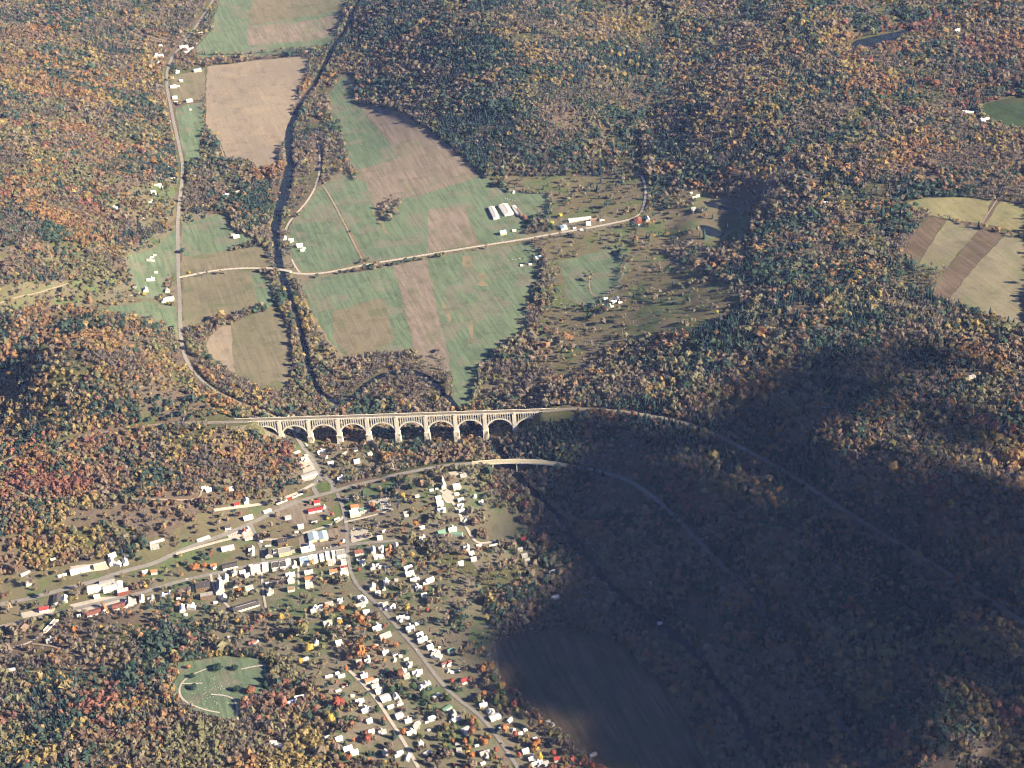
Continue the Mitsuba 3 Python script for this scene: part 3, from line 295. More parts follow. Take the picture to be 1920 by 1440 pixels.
CARS = [
(-587.5,2707.4,81.0,'white','white car parked in the row below the yellow green lawn','white cars below the lawn'),
(-583.0,2709.7,76.0,'white','white car parked in the row below the yellow green lawn','white cars below the lawn'),
(-578.4,2712.2,74.0,'white','white car parked in the row below the yellow green lawn','white cars below the lawn'),
(-574.8,2712.7,73.0,'silver','silver car parked in the row below the yellow green lawn','silver cars below the lawn'),
(-569.6,2714.9,72.0,'black','black car parked in the row below the yellow green lawn','black cars below the lawn'),
(-567.0,2717.3,78.0,'silver','silver car parked in the row below the yellow green lawn','silver cars below the lawn'),
(-292.3,2793.2,62.0,'blue','dark blue car parked in the junk yard beside the orange roofed barn','dark blue junk yard cars'),
(-288.1,2792.3,77.0,'silver','silver car parked in the junk yard beside the orange roofed barn','silver junk yard cars'),
(-284.1,2794.5,66.0,'white','white car parked in the junk yard beside the orange roofed barn','white junk yard cars'),
(-280.0,2795.3,63.0,'silver','silver car parked in the junk yard beside the orange roofed barn','silver junk yard cars'),
(-277.8,2795.3,66.0,'silver','silver car parked in the junk yard beside the orange roofed barn','silver junk yard cars'),
(-273.0,2795.9,74.0,'white','white car parked in the junk yard beside the orange roofed barn','white junk yard cars'),
(-269.4,2797.0,78.0,'silver','silver car parked in the junk yard beside the orange roofed barn','silver junk yard cars'),
(-290.5,2776.7,74.0,'red','red car parked in the junk yard beside the orange roofed barn','red junk yard cars'),
(-285.2,2778.7,65.0,'white','white car parked in the junk yard beside the orange roofed barn','white junk yard cars'),
(-279.8,2779.3,73.0,'white','white car parked in the junk yard beside the orange roofed barn','white junk yard cars'),
(-276.2,2778.9,77.0,'silver','silver car parked in the junk yard beside the orange roofed barn','silver junk yard cars'),
(-270.9,2778.7,65.0,'white','white car parked in the junk yard beside the orange roofed barn','white junk yard cars'),
(-265.9,2780.4,66.0,'silver','silver car parked in the junk yard beside the orange roofed barn','silver junk yard cars'),
(-283.3,2762.8,76.0,'white','white car parked in the junk yard beside the orange roofed barn','white junk yard cars'),
(-279.9,2763.5,67.0,'silver','silver car parked in the junk yard beside the orange roofed barn','silver junk yard cars'),
(-277.8,2766.6,75.0,'white','white car parked in the junk yard beside the orange roofed barn','white junk yard cars'),
(-274.5,2764.9,70.0,'white','white car parked in the junk yard beside the orange roofed barn','white junk yard cars'),
(-270.4,2765.9,64.0,'white','white car parked in the junk yard beside the orange roofed barn','white junk yard cars'),
(-444.3,2934.9,64.0,'blue','dark blue car parked on the gravel yard above the long grey warehouse','dark blue cars on the gravel yard'),
(-442.2,2936.6,61.0,'black','black car parked on the gravel yard above the long grey warehouse','black cars on the gravel yard'),
(-437.5,2938.6,65.0,'white','white car parked on the gravel yard above the long grey warehouse','white cars on the gravel yard'),
(-434.2,2942.6,63.0,'silver','silver car parked on the gravel yard above the long grey warehouse','silver cars on the gravel yard'),
(-777.2,2520.2,38.0,'silver','silver car parked beside the maroon roofed shed','silver cars beside the maroon shed'),
(-773.1,2517.1,31.0,'black','black car parked beside the maroon roofed shed','black cars beside the maroon shed'),
(-769.5,2511.3,33.0,'silver','silver car parked beside the maroon roofed shed','silver cars beside the maroon shed'),
(-764.4,2507.6,28.0,'white','white car parked beside the maroon roofed shed','white cars beside the maroon shed'),
(-761.6,2502.7,23.0,'white','white car parked beside the maroon roofed shed','white cars beside the maroon shed'),
(-340.9,2699.2,68.0,'silver','silver car parked on the grey lot by the hill street','silver cars on the grey lot'),
(-335.7,2699.3,81.0,'black','black car parked on the grey lot by the hill street','black cars on the grey lot'),
(-330.9,2701.6,79.0,'black','black car parked on the grey lot by the hill street','black cars on the grey lot'),
(-326.7,2701.9,75.0,'silver','silver car parked on the grey lot by the hill street','silver cars on the grey lot'),
(-321.0,2702.0,76.0,'white','white car parked on the grey lot by the hill street','white cars on the grey lot'),
(-394.0,2649.5,72.0,'white','white car parked behind the main street shops','white cars behind the shops'),
(-387.8,2649.8,79.0,'white','white car parked behind the main street shops','white cars behind the shops'),
(-380.1,2651.4,70.0,'silver','silver car parked behind the main street shops','silver cars behind the shops'),
(-374.2,2652.6,70.0,'blue','dark blue car parked behind the main street shops','dark blue cars behind the shops'),
(-367.2,2653.7,77.0,'white','white car parked behind the main street shops','white cars behind the shops'),
(-487.8,2476.6,11.0,'blue','dark blue car parked beside the long grey building','dark blue cars by the long grey building'),
(-475.5,2469.4,3.0,'silver','silver car parked beside the long grey building','silver cars by the long grey building'),
(-465.1,2465.8,4.0,'silver','silver car parked beside the long grey building','silver cars by the long grey building'),
(-455.8,2458.2,16.0,'silver','silver car parked beside the long grey building','silver cars by the long grey building'),
(11.8,3813.0,47.0,'silver','silver car parked in the farm yard by the cross road','silver farm yard cars'),
(23.8,3814.2,34.0,'silver','silver car parked in the farm yard by the cross road','silver farm yard cars'),
(31.8,3813.5,43.0,'silver','silver car parked in the farm yard by the cross road','silver farm yard cars'),
(41.7,3815.2,39.0,'white','white car parked in the farm yard by the cross road','white farm yard cars'),
(51.9,3818.9,40.0,'black','black car parked in the farm yard by the cross road','black farm yard cars'),
(18.0,4173.4,64.0,'silver','silver car parked behind the three long farm barns','silver cars behind the barns'),
(23.1,4167.5,78.0,'white','white car parked behind the three long farm barns','white cars behind the barns'),
(30.2,4163.0,76.0,'silver','silver car parked behind the three long farm barns','silver cars behind the barns'),
(36.8,4157.2,76.0,'silver','silver car parked behind the three long farm barns','silver cars behind the barns'),
(42.6,4151.9,65.0,'silver','silver car parked behind the three long farm barns','silver cars behind the barns'),
(205.9,3970.0,12.0,'black','black car parked in the farm yard below the long barn','black cars below the long barn'),
(216.2,3961.3,8.0,'silver','silver car parked in the farm yard below the long barn','silver cars below the long barn'),
(224.3,3956.2,12.0,'white','white car parked in the farm yard below the long barn','white cars below the long barn'),
(235.1,3950.4,3.0,'white','white car parked in the farm yard below the long barn','white cars below the long barn'),
(232.6,3522.5,38.0,'white','white car parked in the pasture farmyard','white cars in the pasture farmyard'),
(241.4,3514.6,34.0,'silver','silver car parked in the pasture farmyard','silver cars in the pasture farmyard'),
(250.1,3503.0,33.0,'white','white car parked in the pasture farmyard','white cars in the pasture farmyard'),
(256.9,3491.9,28.0,'black','black car parked in the pasture farmyard','black cars in the pasture farmyard'),
(-419.7,2881.2,35,'white','white car driving past the round grass island',None),
(-346.9,2853.9,12,'silver','silver car on the village highway right of the island',None),
(-517.5,2666.5,80,'black','black car on the north street',None),
(-206.5,2317.1,-60,'silver','silver car on the diagonal street',None),
(-658.9,2588.7,10,'white','white car on the main street',None),
(-59.9,2062.3,-60,'black','black car low on the diagonal street',None)]
TRAILERS = [
(-493.7,2803.9,25,'white','leftmost white truck trailer in the line along the highway',None),
(-483.4,2810.8,25,'white','second white truck trailer in the line along the highway',None),
(-474.1,2819.0,25,'red','red truck trailer in the line along the highway',None),
(-463.5,2824.1,25,'white','fourth truck trailer in the line along the highway',None),
(-454.1,2831.2,25,'white','rightmost white truck trailer in the line along the highway',None),
(-417.6,2737.0,14,'white','white truck trailer parked on the bank above the pale blue roofs',None),
(-372.4,2741.9,32,'white','white truck trailer at the right end of the back street',None),
(-506.1,2670.4,0,'white','white truck trailer beside the dark roofed house',None)]
GRAVES = [
(-569.2,2210.9,13.0),
(-535.6,2247.9,14.0),
(-591.2,2206.1,11.0),
(-548.1,2174.6,7.0),
(-568.7,2194.7,7.0),
(-566.7,2202.7,10.0),
(-574.9,2201.8,8.0),
(-547.5,2215.4,21.0),
(-563.9,2172.5,14.0),
(-591.0,2244.2,14.0),
(-556.2,2218.7,12.0),
(-532.5,2219.3,9.0),
(-563.0,2205.5,17.0),
(-591.2,2218.6,15.0),
(-553.2,2235.9,13.0),
(-590.8,2187.0,20.0),
(-564.7,2230.3,11.0),
(-532.8,2189.2,13.0),
(-583.4,2178.8,18.0),
(-547.0,2186.8,13.0),
(-543.8,2211.4,19.0),
(-535.8,2245.6,10.0),
(-576.0,2236.9,7.0),
(-564.3,2170.9,5.0),
(-529.3,2234.0,18.0),
(-608.0,2224.6,7.0),
(-549.1,2183.9,13.0),
(-571.3,2205.4,13.0),
(-537.0,2225.1,7.0),
(-586.0,2202.0,8.0),
(-589.7,2240.1,12.0),
(-543.4,2206.1,9.0),
(-550.5,2239.7,9.0),
(-601.2,2247.4,-0.0),
(-547.9,2239.3,18.0),
(-542.4,2216.9,12.0),
(-549.3,2188.5,15.0),
(-572.2,2221.2,11.0),
(-561.7,2250.1,10.0),
(-529.7,2214.6,17.0),
(-601.7,2250.7,18.0),
(-587.9,2261.3,7.0),
(-542.3,2230.9,9.0),
(-529.0,2184.6,12.0),
(-561.6,2214.5,15.0),
(-569.3,2264.2,14.0),
(-553.0,2191.9,12.0),
(-546.8,2239.4,15.0),
(-586.8,2232.5,11.0),
(-541.1,2255.5,8.0),
(-547.7,2227.9,10.0),
(-594.5,2257.5,9.0),
(-560.7,2234.4,16.0),
(-544.7,2182.8,14.0),
(-592.9,2188.4,20.0),
(-565.9,2222.7,16.0),
(-536.1,2233.7,10.0),
(-581.1,2192.4,17.0),
(-574.4,2217.0,13.0),
(-557.0,2207.4,7.0),
(-605.0,2232.1,14.0),
(-570.7,2185.3,8.0),
(-565.3,2263.6,14.0),
(-558.0,2239.2,15.0),
(-596.1,2218.5,16.0),
(-564.2,2269.1,10.0),
(-549.2,2233.6,17.0),
(-554.1,2173.7,9.0),
(-581.1,2202.2,19.0),
(-568.4,2243.8,12.0),
(-529.4,2186.9,12.0),
(-575.5,2215.4,13.0),
(-594.6,2195.1,16.0),
(-562.0,2260.7,14.0),
(-575.9,2230.4,11.0)]
HOUSES = [
(-930.0,2661.5,10,7,20,'g','w','W','first white gabled house with white roof from the left, by the tin sheds'),
(-980.8,2631.2,19,6,35,'t','w','W','white trailer home with white roof by the tin sheds'),
(-969.1,2604.0,11,9,20,'g','w','G','white gabled house with grey roof above the far highway'),
(-872.6,2630.4,38,15,15,'b','w','W','white big barn with white roof above the far highway'),
(-833.3,2634.9,25,6,18,'f','y','W','cream flat-topped shop with white roof above the far highway'),
(-902.1,2622.8,8,6,15,'s','w','W','second white small shed with white roof from the left, above the far highway'),
(-911.2,2620.0,7,6,15,'s','w','W','first white small shed with white roof from the left, above the far highway'),
(-813.4,2660.3,15,9,30,'g','w','W','second white gabled house with white roof from the left, by the tin sheds'),
(-812.4,2644.2,10,16,20,'g','w','W','white gabled house with white roof above the far highway'),
(-798.0,2638.7,13,10,-20,'c','w','W','white cross-gabled house with white roof above the far highway'),
(-784.9,2642.3,10,15,20,'g','w','W','first white gabled house with white roof from the left, above the village highway'),
(-784.7,2658.3,7,6,20,'s','w','W','white small shed with white roof above the village highway'),
(-729.2,2695.9,29,6,22,'t','w','W','white trailer home with white roof by the red slope'),
(-731.7,2680.3,17,10,12,'g','g','G','grey gabled house with grey roof above the village highway'),
(-836.0,2575.3,26,20,12,'b','w','W','first white big barn with white roof from the left, below the far highway'),
(-813.4,2590.7,29,12,14,'b','g','G','grey big barn with grey roof below the far highway'),
(-805.3,2571.9,25,16,14,'b','w','W','second white big barn with white roof from the left, below the far highway'),
(-789.9,2579.5,17,19,12,'b','w','W','third white big barn with white roof from the left, below the far highway'),
(-777.7,2560.4,22,13,14,'f','r','W','red flat-topped shop with white roof above the shed lane'),
(-826.8,2551.2,11,8,10,'g','w','W','white gabled house with white roof above the shed lane'),
(-903.5,2551.7,16,27,8,'b','w','D','white big barn with dark roof below the far highway'),
(-888.8,2551.1,10,16,8,'g','w','W','white gabled house with white roof below the far highway'),
(-924.4,2526.4,18,11,12,'g','w','R','white gabled house with red roof above the shed lane'),
(-824.5,2503.0,27,16,20,'b','w','M','first white big barn with maroon roof from the left, below the shed lane'),
(-805.1,2508.8,11,13,20,'g','w','O','white gabled house with orange roof below the shed lane'),
(-778.1,2517.6,27,17,18,'b','w','M','second white big barn with maroon roof from the left, below the shed lane'),
(-757.0,2525.5,20,21,10,'c','w','G','white cross-gabled house with grey roof below the shed lane'),
(-737.8,2534.6,9,16,10,'g','w','W','white gabled house with white roof below the shed lane'),
(-720.3,2533.3,12,15,8,'c','w','G','first white cross-gabled house with grey roof from the left, below the main street'),
(-698.5,2538.9,9,11,5,'g','w','W','first white gabled house with white roof from the left, below the main street'),
(-687.9,2544.2,12,13,8,'c','w','W','white cross-gabled house with white roof below the main street'),
(-852.6,2500.4,7,6,10,'s','w','W','first white small shed with white roof from the left, below the shed lane'),
(-829.6,2497.3,7,8,12,'s','w','W','second white small shed with white roof from the left, below the shed lane'),
(-892.1,2426.9,15,13,20,'c','w','G','white cross-gabled house with grey roof by the creek bridge'),
(-742.7,2614.2,11,7,15,'g','w','W','white gabled house with white roof below the village highway'),
(-724.7,2611.8,12,9,10,'g','w','O','white gabled house with orange roof below the village highway'),
(-978.8,2480.8,18,10,14,'g','b','T','brown gabled house with brown roof below the shed lane'),
(-943.4,2336.4,16,6,14,'t','w','W','white trailer home with white roof at the lower left edge'),
(-881.3,2302.8,10,8,10,'g','w','G','white gabled house with grey roof at the lower left edge'),
(-666.7,2531.2,8,7,10,'s','w','W','first white small shed with white roof from the left, near the church corner'),
(-638.0,2702.1,27,9,26,'t','w','W','first white trailer home with white roof from the left, above the village highway'),
(-591.9,2731.6,12,9,15,'g','w','D','white gabled house with dark roof above the village highway'),
(-557.6,2716.9,8,10,12,'g','w','R','first white gabled house with red roof from the left, below the village highway'),
(-551.1,2728.0,7,8,12,'s','w','W','first white small shed with white roof from the left, below the village highway'),
(-547.4,2698.3,16,6,20,'g','w','G','white gabled house with grey roof above the back street'),
(-586.4,2670.9,25,11,14,'b','w','W','white big barn with white roof below the back street'),
(-537.4,2656.9,11,22,8,'c','w','W','white cross-gabled house with white roof below the back street'),
(-502.6,2645.0,15,20,8,'g','g','D','grey gabled house with dark roof above the main street'),
(-477.7,2678.9,19,17,8,'f','b','D','brown flat-topped shop with dark roof below the back street'),
(-470.9,2645.9,25,18,12,'f','y','G','cream flat-topped shop with grey roof above the main street'),
(-456.4,2650.5,11,11,8,'f','g','D','grey flat-topped shop with dark roof above the main street'),
(-488.0,2647.8,11,11,8,'f','w','D','white flat-topped shop with dark roof above the main street'),
(-425.9,2653.2,27,20,12,'c','w','W','white cross-gabled house with white roof above the main street'),
(-416.3,2686.3,20,27,12,'b','y','B','first cream big barn with pale blue roof from the left, below the back street'),
(-397.0,2686.9,18,27,12,'b','y','B','second cream big barn with pale blue roof from the left, below the back street'),
(-639.9,2834.8,12,11,25,'c','w','W','white cross-gabled house with white roof by the red slope'),
(-648.5,2836.1,9,8,20,'g','w','W','white gabled house with white roof by the red slope'),
(-594.3,2840.5,9,8,20,'g','w','W','first white gabled house with white roof from the left, above the highway bend'),
(-560.8,2808.6,10,13,10,'g','w','W','second white gabled house with white roof from the left, above the highway bend'),
(-579.3,2798.3,11,9,12,'g','w','R','white gabled house with red roof above the highway bend'),
(-516.7,2782.2,17,9,30,'t','w','W','second white trailer home with white roof from the left, above the village highway'),
(-553.8,2760.3,19,10,22,'g','w','W','second white gabled house with white roof from the left, above the village highway'),
(-472.7,2756.9,12,8,15,'g','w','G','white gabled house with grey roof below the village highway'),
(-521.1,2688.4,6,6,0,'s','w','W','white small shed with white roof below the back street'),
(-444.6,2725.0,11,9,10,'g','w','W','white gabled house with white roof above the back street'),
(-452.1,2709.8,7,6,0,'s','w','W','white small shed with white roof above the back street'),
(-523.7,2596.8,19,22,8,'f','w','W','first white flat-topped shop with white roof from the left, below the main street'),
(-505.2,2601.9,12,20,8,'f','w','W','second white flat-topped shop with white roof from the left, below the main street'),
(-486.4,2602.5,13,19,8,'f','w','D','first white flat-topped shop with dark roof from the left, below the main street'),
(-470.7,2603.4,13,19,8,'f','w','D','second white flat-topped shop with dark roof from the left, below the main street'),
(-460.7,2609.0,11,19,8,'f','w','W','third white flat-topped shop with white roof from the left, below the main street'),
(-448.6,2602.0,10,13,8,'g','w','G','white gabled house with grey roof left of the chapel lane'),
(-429.2,2609.3,17,19,8,'f','w','B','white flat-topped shop with pale blue roof right of the chapel lane'),
(-411.6,2613.4,18,19,8,'f','w','W','fourth white flat-topped shop with white roof from the left, below the main street'),
(-394.9,2615.3,9,19,8,'f','w','W','fifth white flat-topped shop with white roof from the left, below the main street'),
(-383.6,2619.1,9,20,8,'f','w','W','sixth white flat-topped shop with white roof from the left, below the main street'),
(-371.1,2622.1,9,18,8,'f','w','W','seventh white flat-topped shop with white roof from the left, below the main street'),
(-357.4,2621.6,18,18,8,'f','w','G','white flat-topped shop with grey roof left of the hill street'),
(-350.8,2594.9,11,9,8,'f','w','W','white flat-topped shop with white roof left of the hill street'),
(-373.1,2600.4,10,9,8,'g','w','W','first white gabled house with white roof from the top, left of the hill street'),
(-549.5,2593.7,11,10,10,'g','w','W','third white gabled house with white roof from the left, below the main street'),
(-539.2,2584.2,10,9,10,'g','w','W','fourth white gabled house with white roof from the left, below the main street'),
(-564.3,2595.3,12,15,10,'c','w','G','second white cross-gabled house with grey roof from the left, below the main street'),
(-576.8,2616.2,29,15,14,'b','w','D','white big barn with dark roof above the main street'),
(-608.5,2618.1,12,12,12,'c','w','O','white cross-gabled house with orange roof above the main street'),
(-580.5,2580.1,9,17,8,'g','w','W','second white gabled house with white roof from the left, below the main street'),
(-593.3,2583.2,7,7,8,'s','w','W','white small shed with white roof below the main street'),
(-654.1,2553.5,16,16,8,'c','w','D','white cross-gabled house with dark roof below the main street'),
(-622.9,2559.8,27,22,10,'f','b','D','brown flat-topped shop with dark roof below the main street'),
(-612.3,2531.1,25,12,10,'f','b','G','brown flat-topped shop with grey roof near the church corner'),
(-588.7,2550.5,15,34,5,'h','w','G','white church with grey roof near the church corner'),
(-578.2,2521.3,9,13,5,'g','w','W','second white gabled house with white roof from the left, near the church corner'),
(-532.1,2543.4,15,9,20,'g','w','G','white gabled house with grey roof near the church corner'),
(-559.5,2559.1,11,13,8,'g','w','D','white gabled house with dark roof below the main street'),
(-532.6,2487.9,49,17,20,'b','w','D','white big barn with dark roof near the church corner'),
(-453.5,2569.2,17,16,8,'c','w','W','white cross-gabled house with white roof left of the chapel lane'),
(-451.1,2551.9,12,9,8,'g','w','W','white gabled house with white roof left of the chapel lane'),
(-418.5,2575.0,16,9,8,'g','w','W','white gabled house with white roof right of the chapel lane'),
(-416.0,2553.3,16,11,8,'g','w','O','white gabled house with orange roof right of the chapel lane'),
(-414.5,2531.4,15,9,8,'f','w','W','white flat-topped shop with white roof right of the chapel lane'),
(-449.1,2526.7,13,11,5,'g','w','T','white gabled house with brown roof left of the chapel lane'),
(-488.9,2523.3,12,15,0,'c','w','G','white cross-gabled house with grey roof at the north yard'),
(-497.9,2554.7,8,7,8,'s','w','W','first white small shed with white roof from the left, at the north yard'),
(-488.4,2553.0,8,7,8,'s','w','W','second white small shed with white roof from the left, at the north yard'),
(-655.1,2497.5,10,16,8,'g','w','W','first white gabled house with white roof from the left, near the church corner'),
(-636.3,2501.8,16,13,-15,'c','w','W','white cross-gabled house with white roof near the church corner'),
(-377.1,2597.5,11,10,8,'g','w','G','white gabled house with grey roof left of the hill street'),
(-370.3,2569.4,15,9,10,'g','w','O','white gabled house with orange roof left of the hill street'),
(-349.8,2575.8,13,9,8,'f','w','R','white flat-topped shop with red roof left of the hill street'),
(-348.0,2559.0,15,10,8,'g','w','W','second white gabled house with white roof from the top, left of the hill street'),
(-535.7,2614.3,7,6,8,'s','w','W','white small shed with white roof above the main street'),
(-593.5,2510.8,7,6,0,'s','w','W','third white small shed with white roof from the left, near the church corner'),
(-568.5,2471.0,6,4,0,'s','w','W','fourth white small shed with white roof from the left, near the church corner'),
(-646.7,2480.3,6,6,0,'s','w','W','second white small shed with white roof from the left, near the church corner'),
(-439.6,2902.0,35,13,26,'b','w','G','white big barn with grey roof left of the viaduct road'),
(-370.2,2882.1,16,15,10,'c','w','W','white cross-gabled house with white roof above the curved highway'),
(-417.5,2776.6,31,12,12,'b','w','R','white big barn with red roof below the village highway'),
(-416.8,2801.7,12,10,12,'g','w','R','second white gabled house with red roof from the left, below the village highway'),
(-400.7,2787.5,4,12,10,'s','w','W','second white small shed with white roof from the left, below the village highway'),
(-335.8,2809.4,10,9,10,'g','w','W','white gabled house with white roof below the curved highway'),
(-354.5,2806.7,7,6,10,'s','w','W','first white small shed with white roof from the top, right of the hill street'),
(-335.7,2754.0,21,18,8,'f','w','W','white flat-topped shop with white roof right of the hill street'),
(-337.7,2776.2,16,11,8,'g','w','O','white gabled house with orange roof right of the hill street'),
(-316.3,2760.2,20,10,14,'f','g','N','grey flat-topped shop with green roof right of the hill street'),
(-299.1,2767.8,12,20,6,'b','r','O','red big barn with orange roof in the east grove'),
(-337.9,2705.7,3,6,0,'s','w','W','second white small shed with white roof from the top, right of the hill street'),
(-282.8,2662.6,10,9,10,'g','w','W','white gabled house with white roof above the side street'),
(-275.0,2686.2,8,6,15,'s','w','W','white small shed with white roof above the side street'),
(-355.3,2666.1,6,7,0,'s','w','W','white small shed with white roof left of the hill street'),
(-471.0,2985.7,15,6,35,'t','w','W','white trailer home with white roof left of the viaduct road'),
(-452.3,2957.5,13,12,25,'c','w','W','white cross-gabled house with white roof left of the viaduct road'),
(-450.2,2976.0,7,6,20,'s','w','W','white small shed with white roof left of the viaduct road'),
(-419.3,2988.8,17,13,20,'c','w','W','white cross-gabled house with white roof right of the viaduct road'),
(-412.3,2967.7,16,10,-30,'g','g','T','grey gabled house with brown roof right of the viaduct road'),
(-395.9,2940.9,12,8,15,'g','w','W','white gabled house with white roof right of the viaduct road'),
(-368.2,2973.2,9,13,-50,'g','w','G','white gabled house with grey roof in the grove by the arches'),
(-345.2,2992.9,9,9,10,'g','w','D','white gabled house with dark roof in the grove by the arches'),
(-314.6,2972.8,10,10,20,'c','w','G','white cross-gabled house with grey roof in the grove by the arches'),
(-340.5,2942.2,13,9,15,'g','w','B','white gabled house with pale blue roof in the grove by the arches'),
(-380.1,3002.6,6,4,0,'s','w','W','white small shed with white roof in the grove by the arches'),
(-494.8,3131.7,16,7,10,'g','w','W','white gabled house with white roof behind the viaduct'),
(-474.0,3070.5,10,8,15,'g','w','W','white gabled house with white roof left of the viaduct road'),
(-304.4,3199.9,6,8,20,'s','w','W','white small shed with white roof beside the creek loop'),
(-453.2,3018.7,4,7,40,'s','w','W','white small shed with white roof right of the viaduct road'),
(-165.8,2776.2,11,9,8,'g','w','W','first white gabled house with white roof from the top, left of the east street'),
(-162.7,2757.7,13,12,8,'g','w','W','second white gabled house with white roof from the top, left of the east street'),
(-159.5,2738.6,16,15,8,'c','w','W','first white cross-gabled house with white roof from the top, left of the east street'),
(-154.7,2813.3,9,13,5,'h','w','W','white church with white roof right of the east street'),
(-127.4,2808.3,16,12,10,'f','w','W','white flat-topped shop with white roof right of the east street'),
(-127.7,2788.0,10,7,5,'g','w','W','first white gabled house with white roof from the top, right of the east street'),
(-120.4,2767.6,12,8,10,'g','w','W','second white gabled house with white roof from the top, right of the east street'),
(-120.7,2748.8,13,10,10,'c','w','W','white cross-gabled house with white roof right of the east street'),
(-118.8,2731.7,11,9,10,'g','w','W','third white gabled house with white roof from the top, right of the east street'),
(-113.8,2703.7,17,9,16,'c','w','G','white cross-gabled house with grey roof right of the east street'),
(-138.5,2674.4,16,15,10,'c','w','W','second white cross-gabled house with white roof from the top, left of the east street'),
(-129.1,2655.8,22,9,-10,'g','g','N','grey gabled house with green roof left of the east street'),
(-159.7,2661.5,15,13,20,'g','g','N','grey gabled house with green roof above the dark gully'),
(-199.1,2684.7,11,7,15,'g','w','W','second white gabled house with white roof from the left, in the east grove'),
(-198.7,2644.4,9,18,-15,'c','w','W','second white cross-gabled house with white roof from the left, in the east grove'),
(-110.7,2607.6,11,13,5,'c','w','W','third white cross-gabled house with white roof from the top, left of the east street'),
(-101.6,2588.9,10,8,10,'g','w','W','third white gabled house with white roof from the top, left of the east street'),
(-97.7,2568.7,10,8,10,'g','w','W','fourth white gabled house with white roof from the top, left of the east street'),
(-122.5,2555.0,10,8,15,'g','w','W','fifth white gabled house with white roof from the left, above the dark gully'),
(-86.6,2618.3,11,7,14,'t','w','W','second white trailer home with white roof from the top, right of the east street'),
(-58.5,2620.1,17,3,16,'t','w','W','first white trailer home with white roof from the top, right of the east street'),
(-92.0,2779.9,6,9,-10,'g','w','W','first white gabled house with white roof from the left, in the cloud shadow'),
(-79.6,2760.4,9,11,0,'c','w','W','white cross-gabled house with white roof in the cloud shadow'),
(-86.5,2739.3,7,4,10,'s','w','G','white small shed with grey roof right of the east street'),
(-180.0,2805.7,8,6,10,'s','w','W','second white small shed with white roof from the top, left of the east street'),
(-169.0,2808.2,6,4,0,'s','w','W','first white small shed with white roof from the top, left of the east street'),
(-209.6,2789.6,9,7,15,'g','w','G','white gabled house with grey roof in the east grove'),
(-233.0,2740.6,8,7,10,'s','g','G','grey small shed with grey roof in the east grove'),
(-230.7,2730.2,8,6,10,'s','w','W','second white small shed with white roof from the left, in the east grove'),
(-114.7,2848.5,13,10,15,'c','g','G','grey cross-gabled house with grey roof below the curved highway'),
(-246.8,2778.9,6,4,0,'s','w','W','first white small shed with white roof from the left, in the east grove'),
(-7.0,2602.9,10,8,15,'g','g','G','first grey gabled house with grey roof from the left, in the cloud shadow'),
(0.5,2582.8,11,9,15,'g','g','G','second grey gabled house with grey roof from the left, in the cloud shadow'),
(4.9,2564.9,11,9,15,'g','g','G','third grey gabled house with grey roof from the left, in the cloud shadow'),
(51.4,2529.8,12,7,15,'g','w','W','second white gabled house with white roof from the left, in the cloud shadow'),
(52.8,2447.3,13,8,15,'g','w','W','third white gabled house with white roof from the left, in the cloud shadow'),
(230.4,2467.7,10,8,0,'g','w','W','white gabled house with white roof deep in the cloud shadow'),
(1.7,2637.8,10,8,10,'g','r','R','red gabled house with red roof in the cloud shadow'),
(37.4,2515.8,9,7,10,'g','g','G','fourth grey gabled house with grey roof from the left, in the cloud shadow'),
(-322.6,2620.9,16,12,8,'g','w','M','white gabled house with maroon roof right of the hill street'),
(-294.2,2622.5,9,16,8,'g','w','B','white gabled house with pale blue roof below the side street'),
(-278.4,2623.5,9,16,5,'c','w','W','white cross-gabled house with white roof below the side street'),
(-263.6,2621.2,13,19,5,'c','r','O','red cross-gabled house with orange roof below the side street'),
(-249.1,2629.1,8,15,5,'g','w','W','third white gabled house with white roof from the left, below the side street'),
(-287.1,2600.7,10,8,8,'g','w','W','first white gabled house with white roof from the left, below the side street'),
(-276.6,2600.6,10,8,8,'g','w','W','second white gabled house with white roof from the left, below the side street'),
(-313.8,2586.5,13,13,8,'c','w','W','white cross-gabled house with white roof right of the hill street'),
(-293.4,2569.6,9,10,8,'g','w','W','first white gabled house with white roof from the left, in the east grove'),
(-281.0,2570.9,11,11,8,'c','w','W','first white cross-gabled house with white roof from the left, in the east grove'),
(-266.3,2567.0,7,6,8,'s','w','W','first white small shed with white roof from the left, above the dark gully'),
(-322.7,2599.9,6,6,0,'s','w','W','third white small shed with white roof from the top, right of the hill street'),
(-224.6,2556.4,16,9,25,'g','w','W','first white gabled house with white roof from the left, above the dark gully'),
(-221.2,2536.7,16,11,20,'g','w','W','second white gabled house with white roof from the left, above the dark gully'),
(-211.6,2518.1,17,11,15,'c','w','W','second white cross-gabled house with white roof from the left, above the dark gully'),
(-181.9,2508.1,16,9,28,'g','w','W','fourth white gabled house with white roof from the left, above the dark gully'),
(-192.0,2502.8,6,6,20,'s','w','W','second white small shed with white roof from the left, above the dark gully'),
(-203.1,2490.2,12,16,15,'c','w','W','third white cross-gabled house with white roof from the left, above the dark gully'),
(-192.7,2466.2,10,8,15,'g','w','W','third white gabled house with white roof from the left, above the dark gully'),
(-263.9,2517.9,12,15,0,'c','w','W','first white cross-gabled house with white roof from the left, above the dark gully'),
(-291.2,2506.7,11,12,0,'g','w','W','first white gabled house with white roof from the top, right of the diagonal street'),
(-280.3,2486.7,10,9,0,'c','w','W','first white cross-gabled house with white roof from the top, right of the diagonal street'),
(-246.6,2524.5,7,7,0,'s','w','G','white small shed with grey roof above the dark gully'),
(-269.5,2500.9,7,8,0,'s','w','G','first white small shed with grey roof from the top, right of the diagonal street'),
(-313.7,2458.5,17,16,22,'c','w','G','first white cross-gabled house with grey roof from the top, left of the diagonal street'),
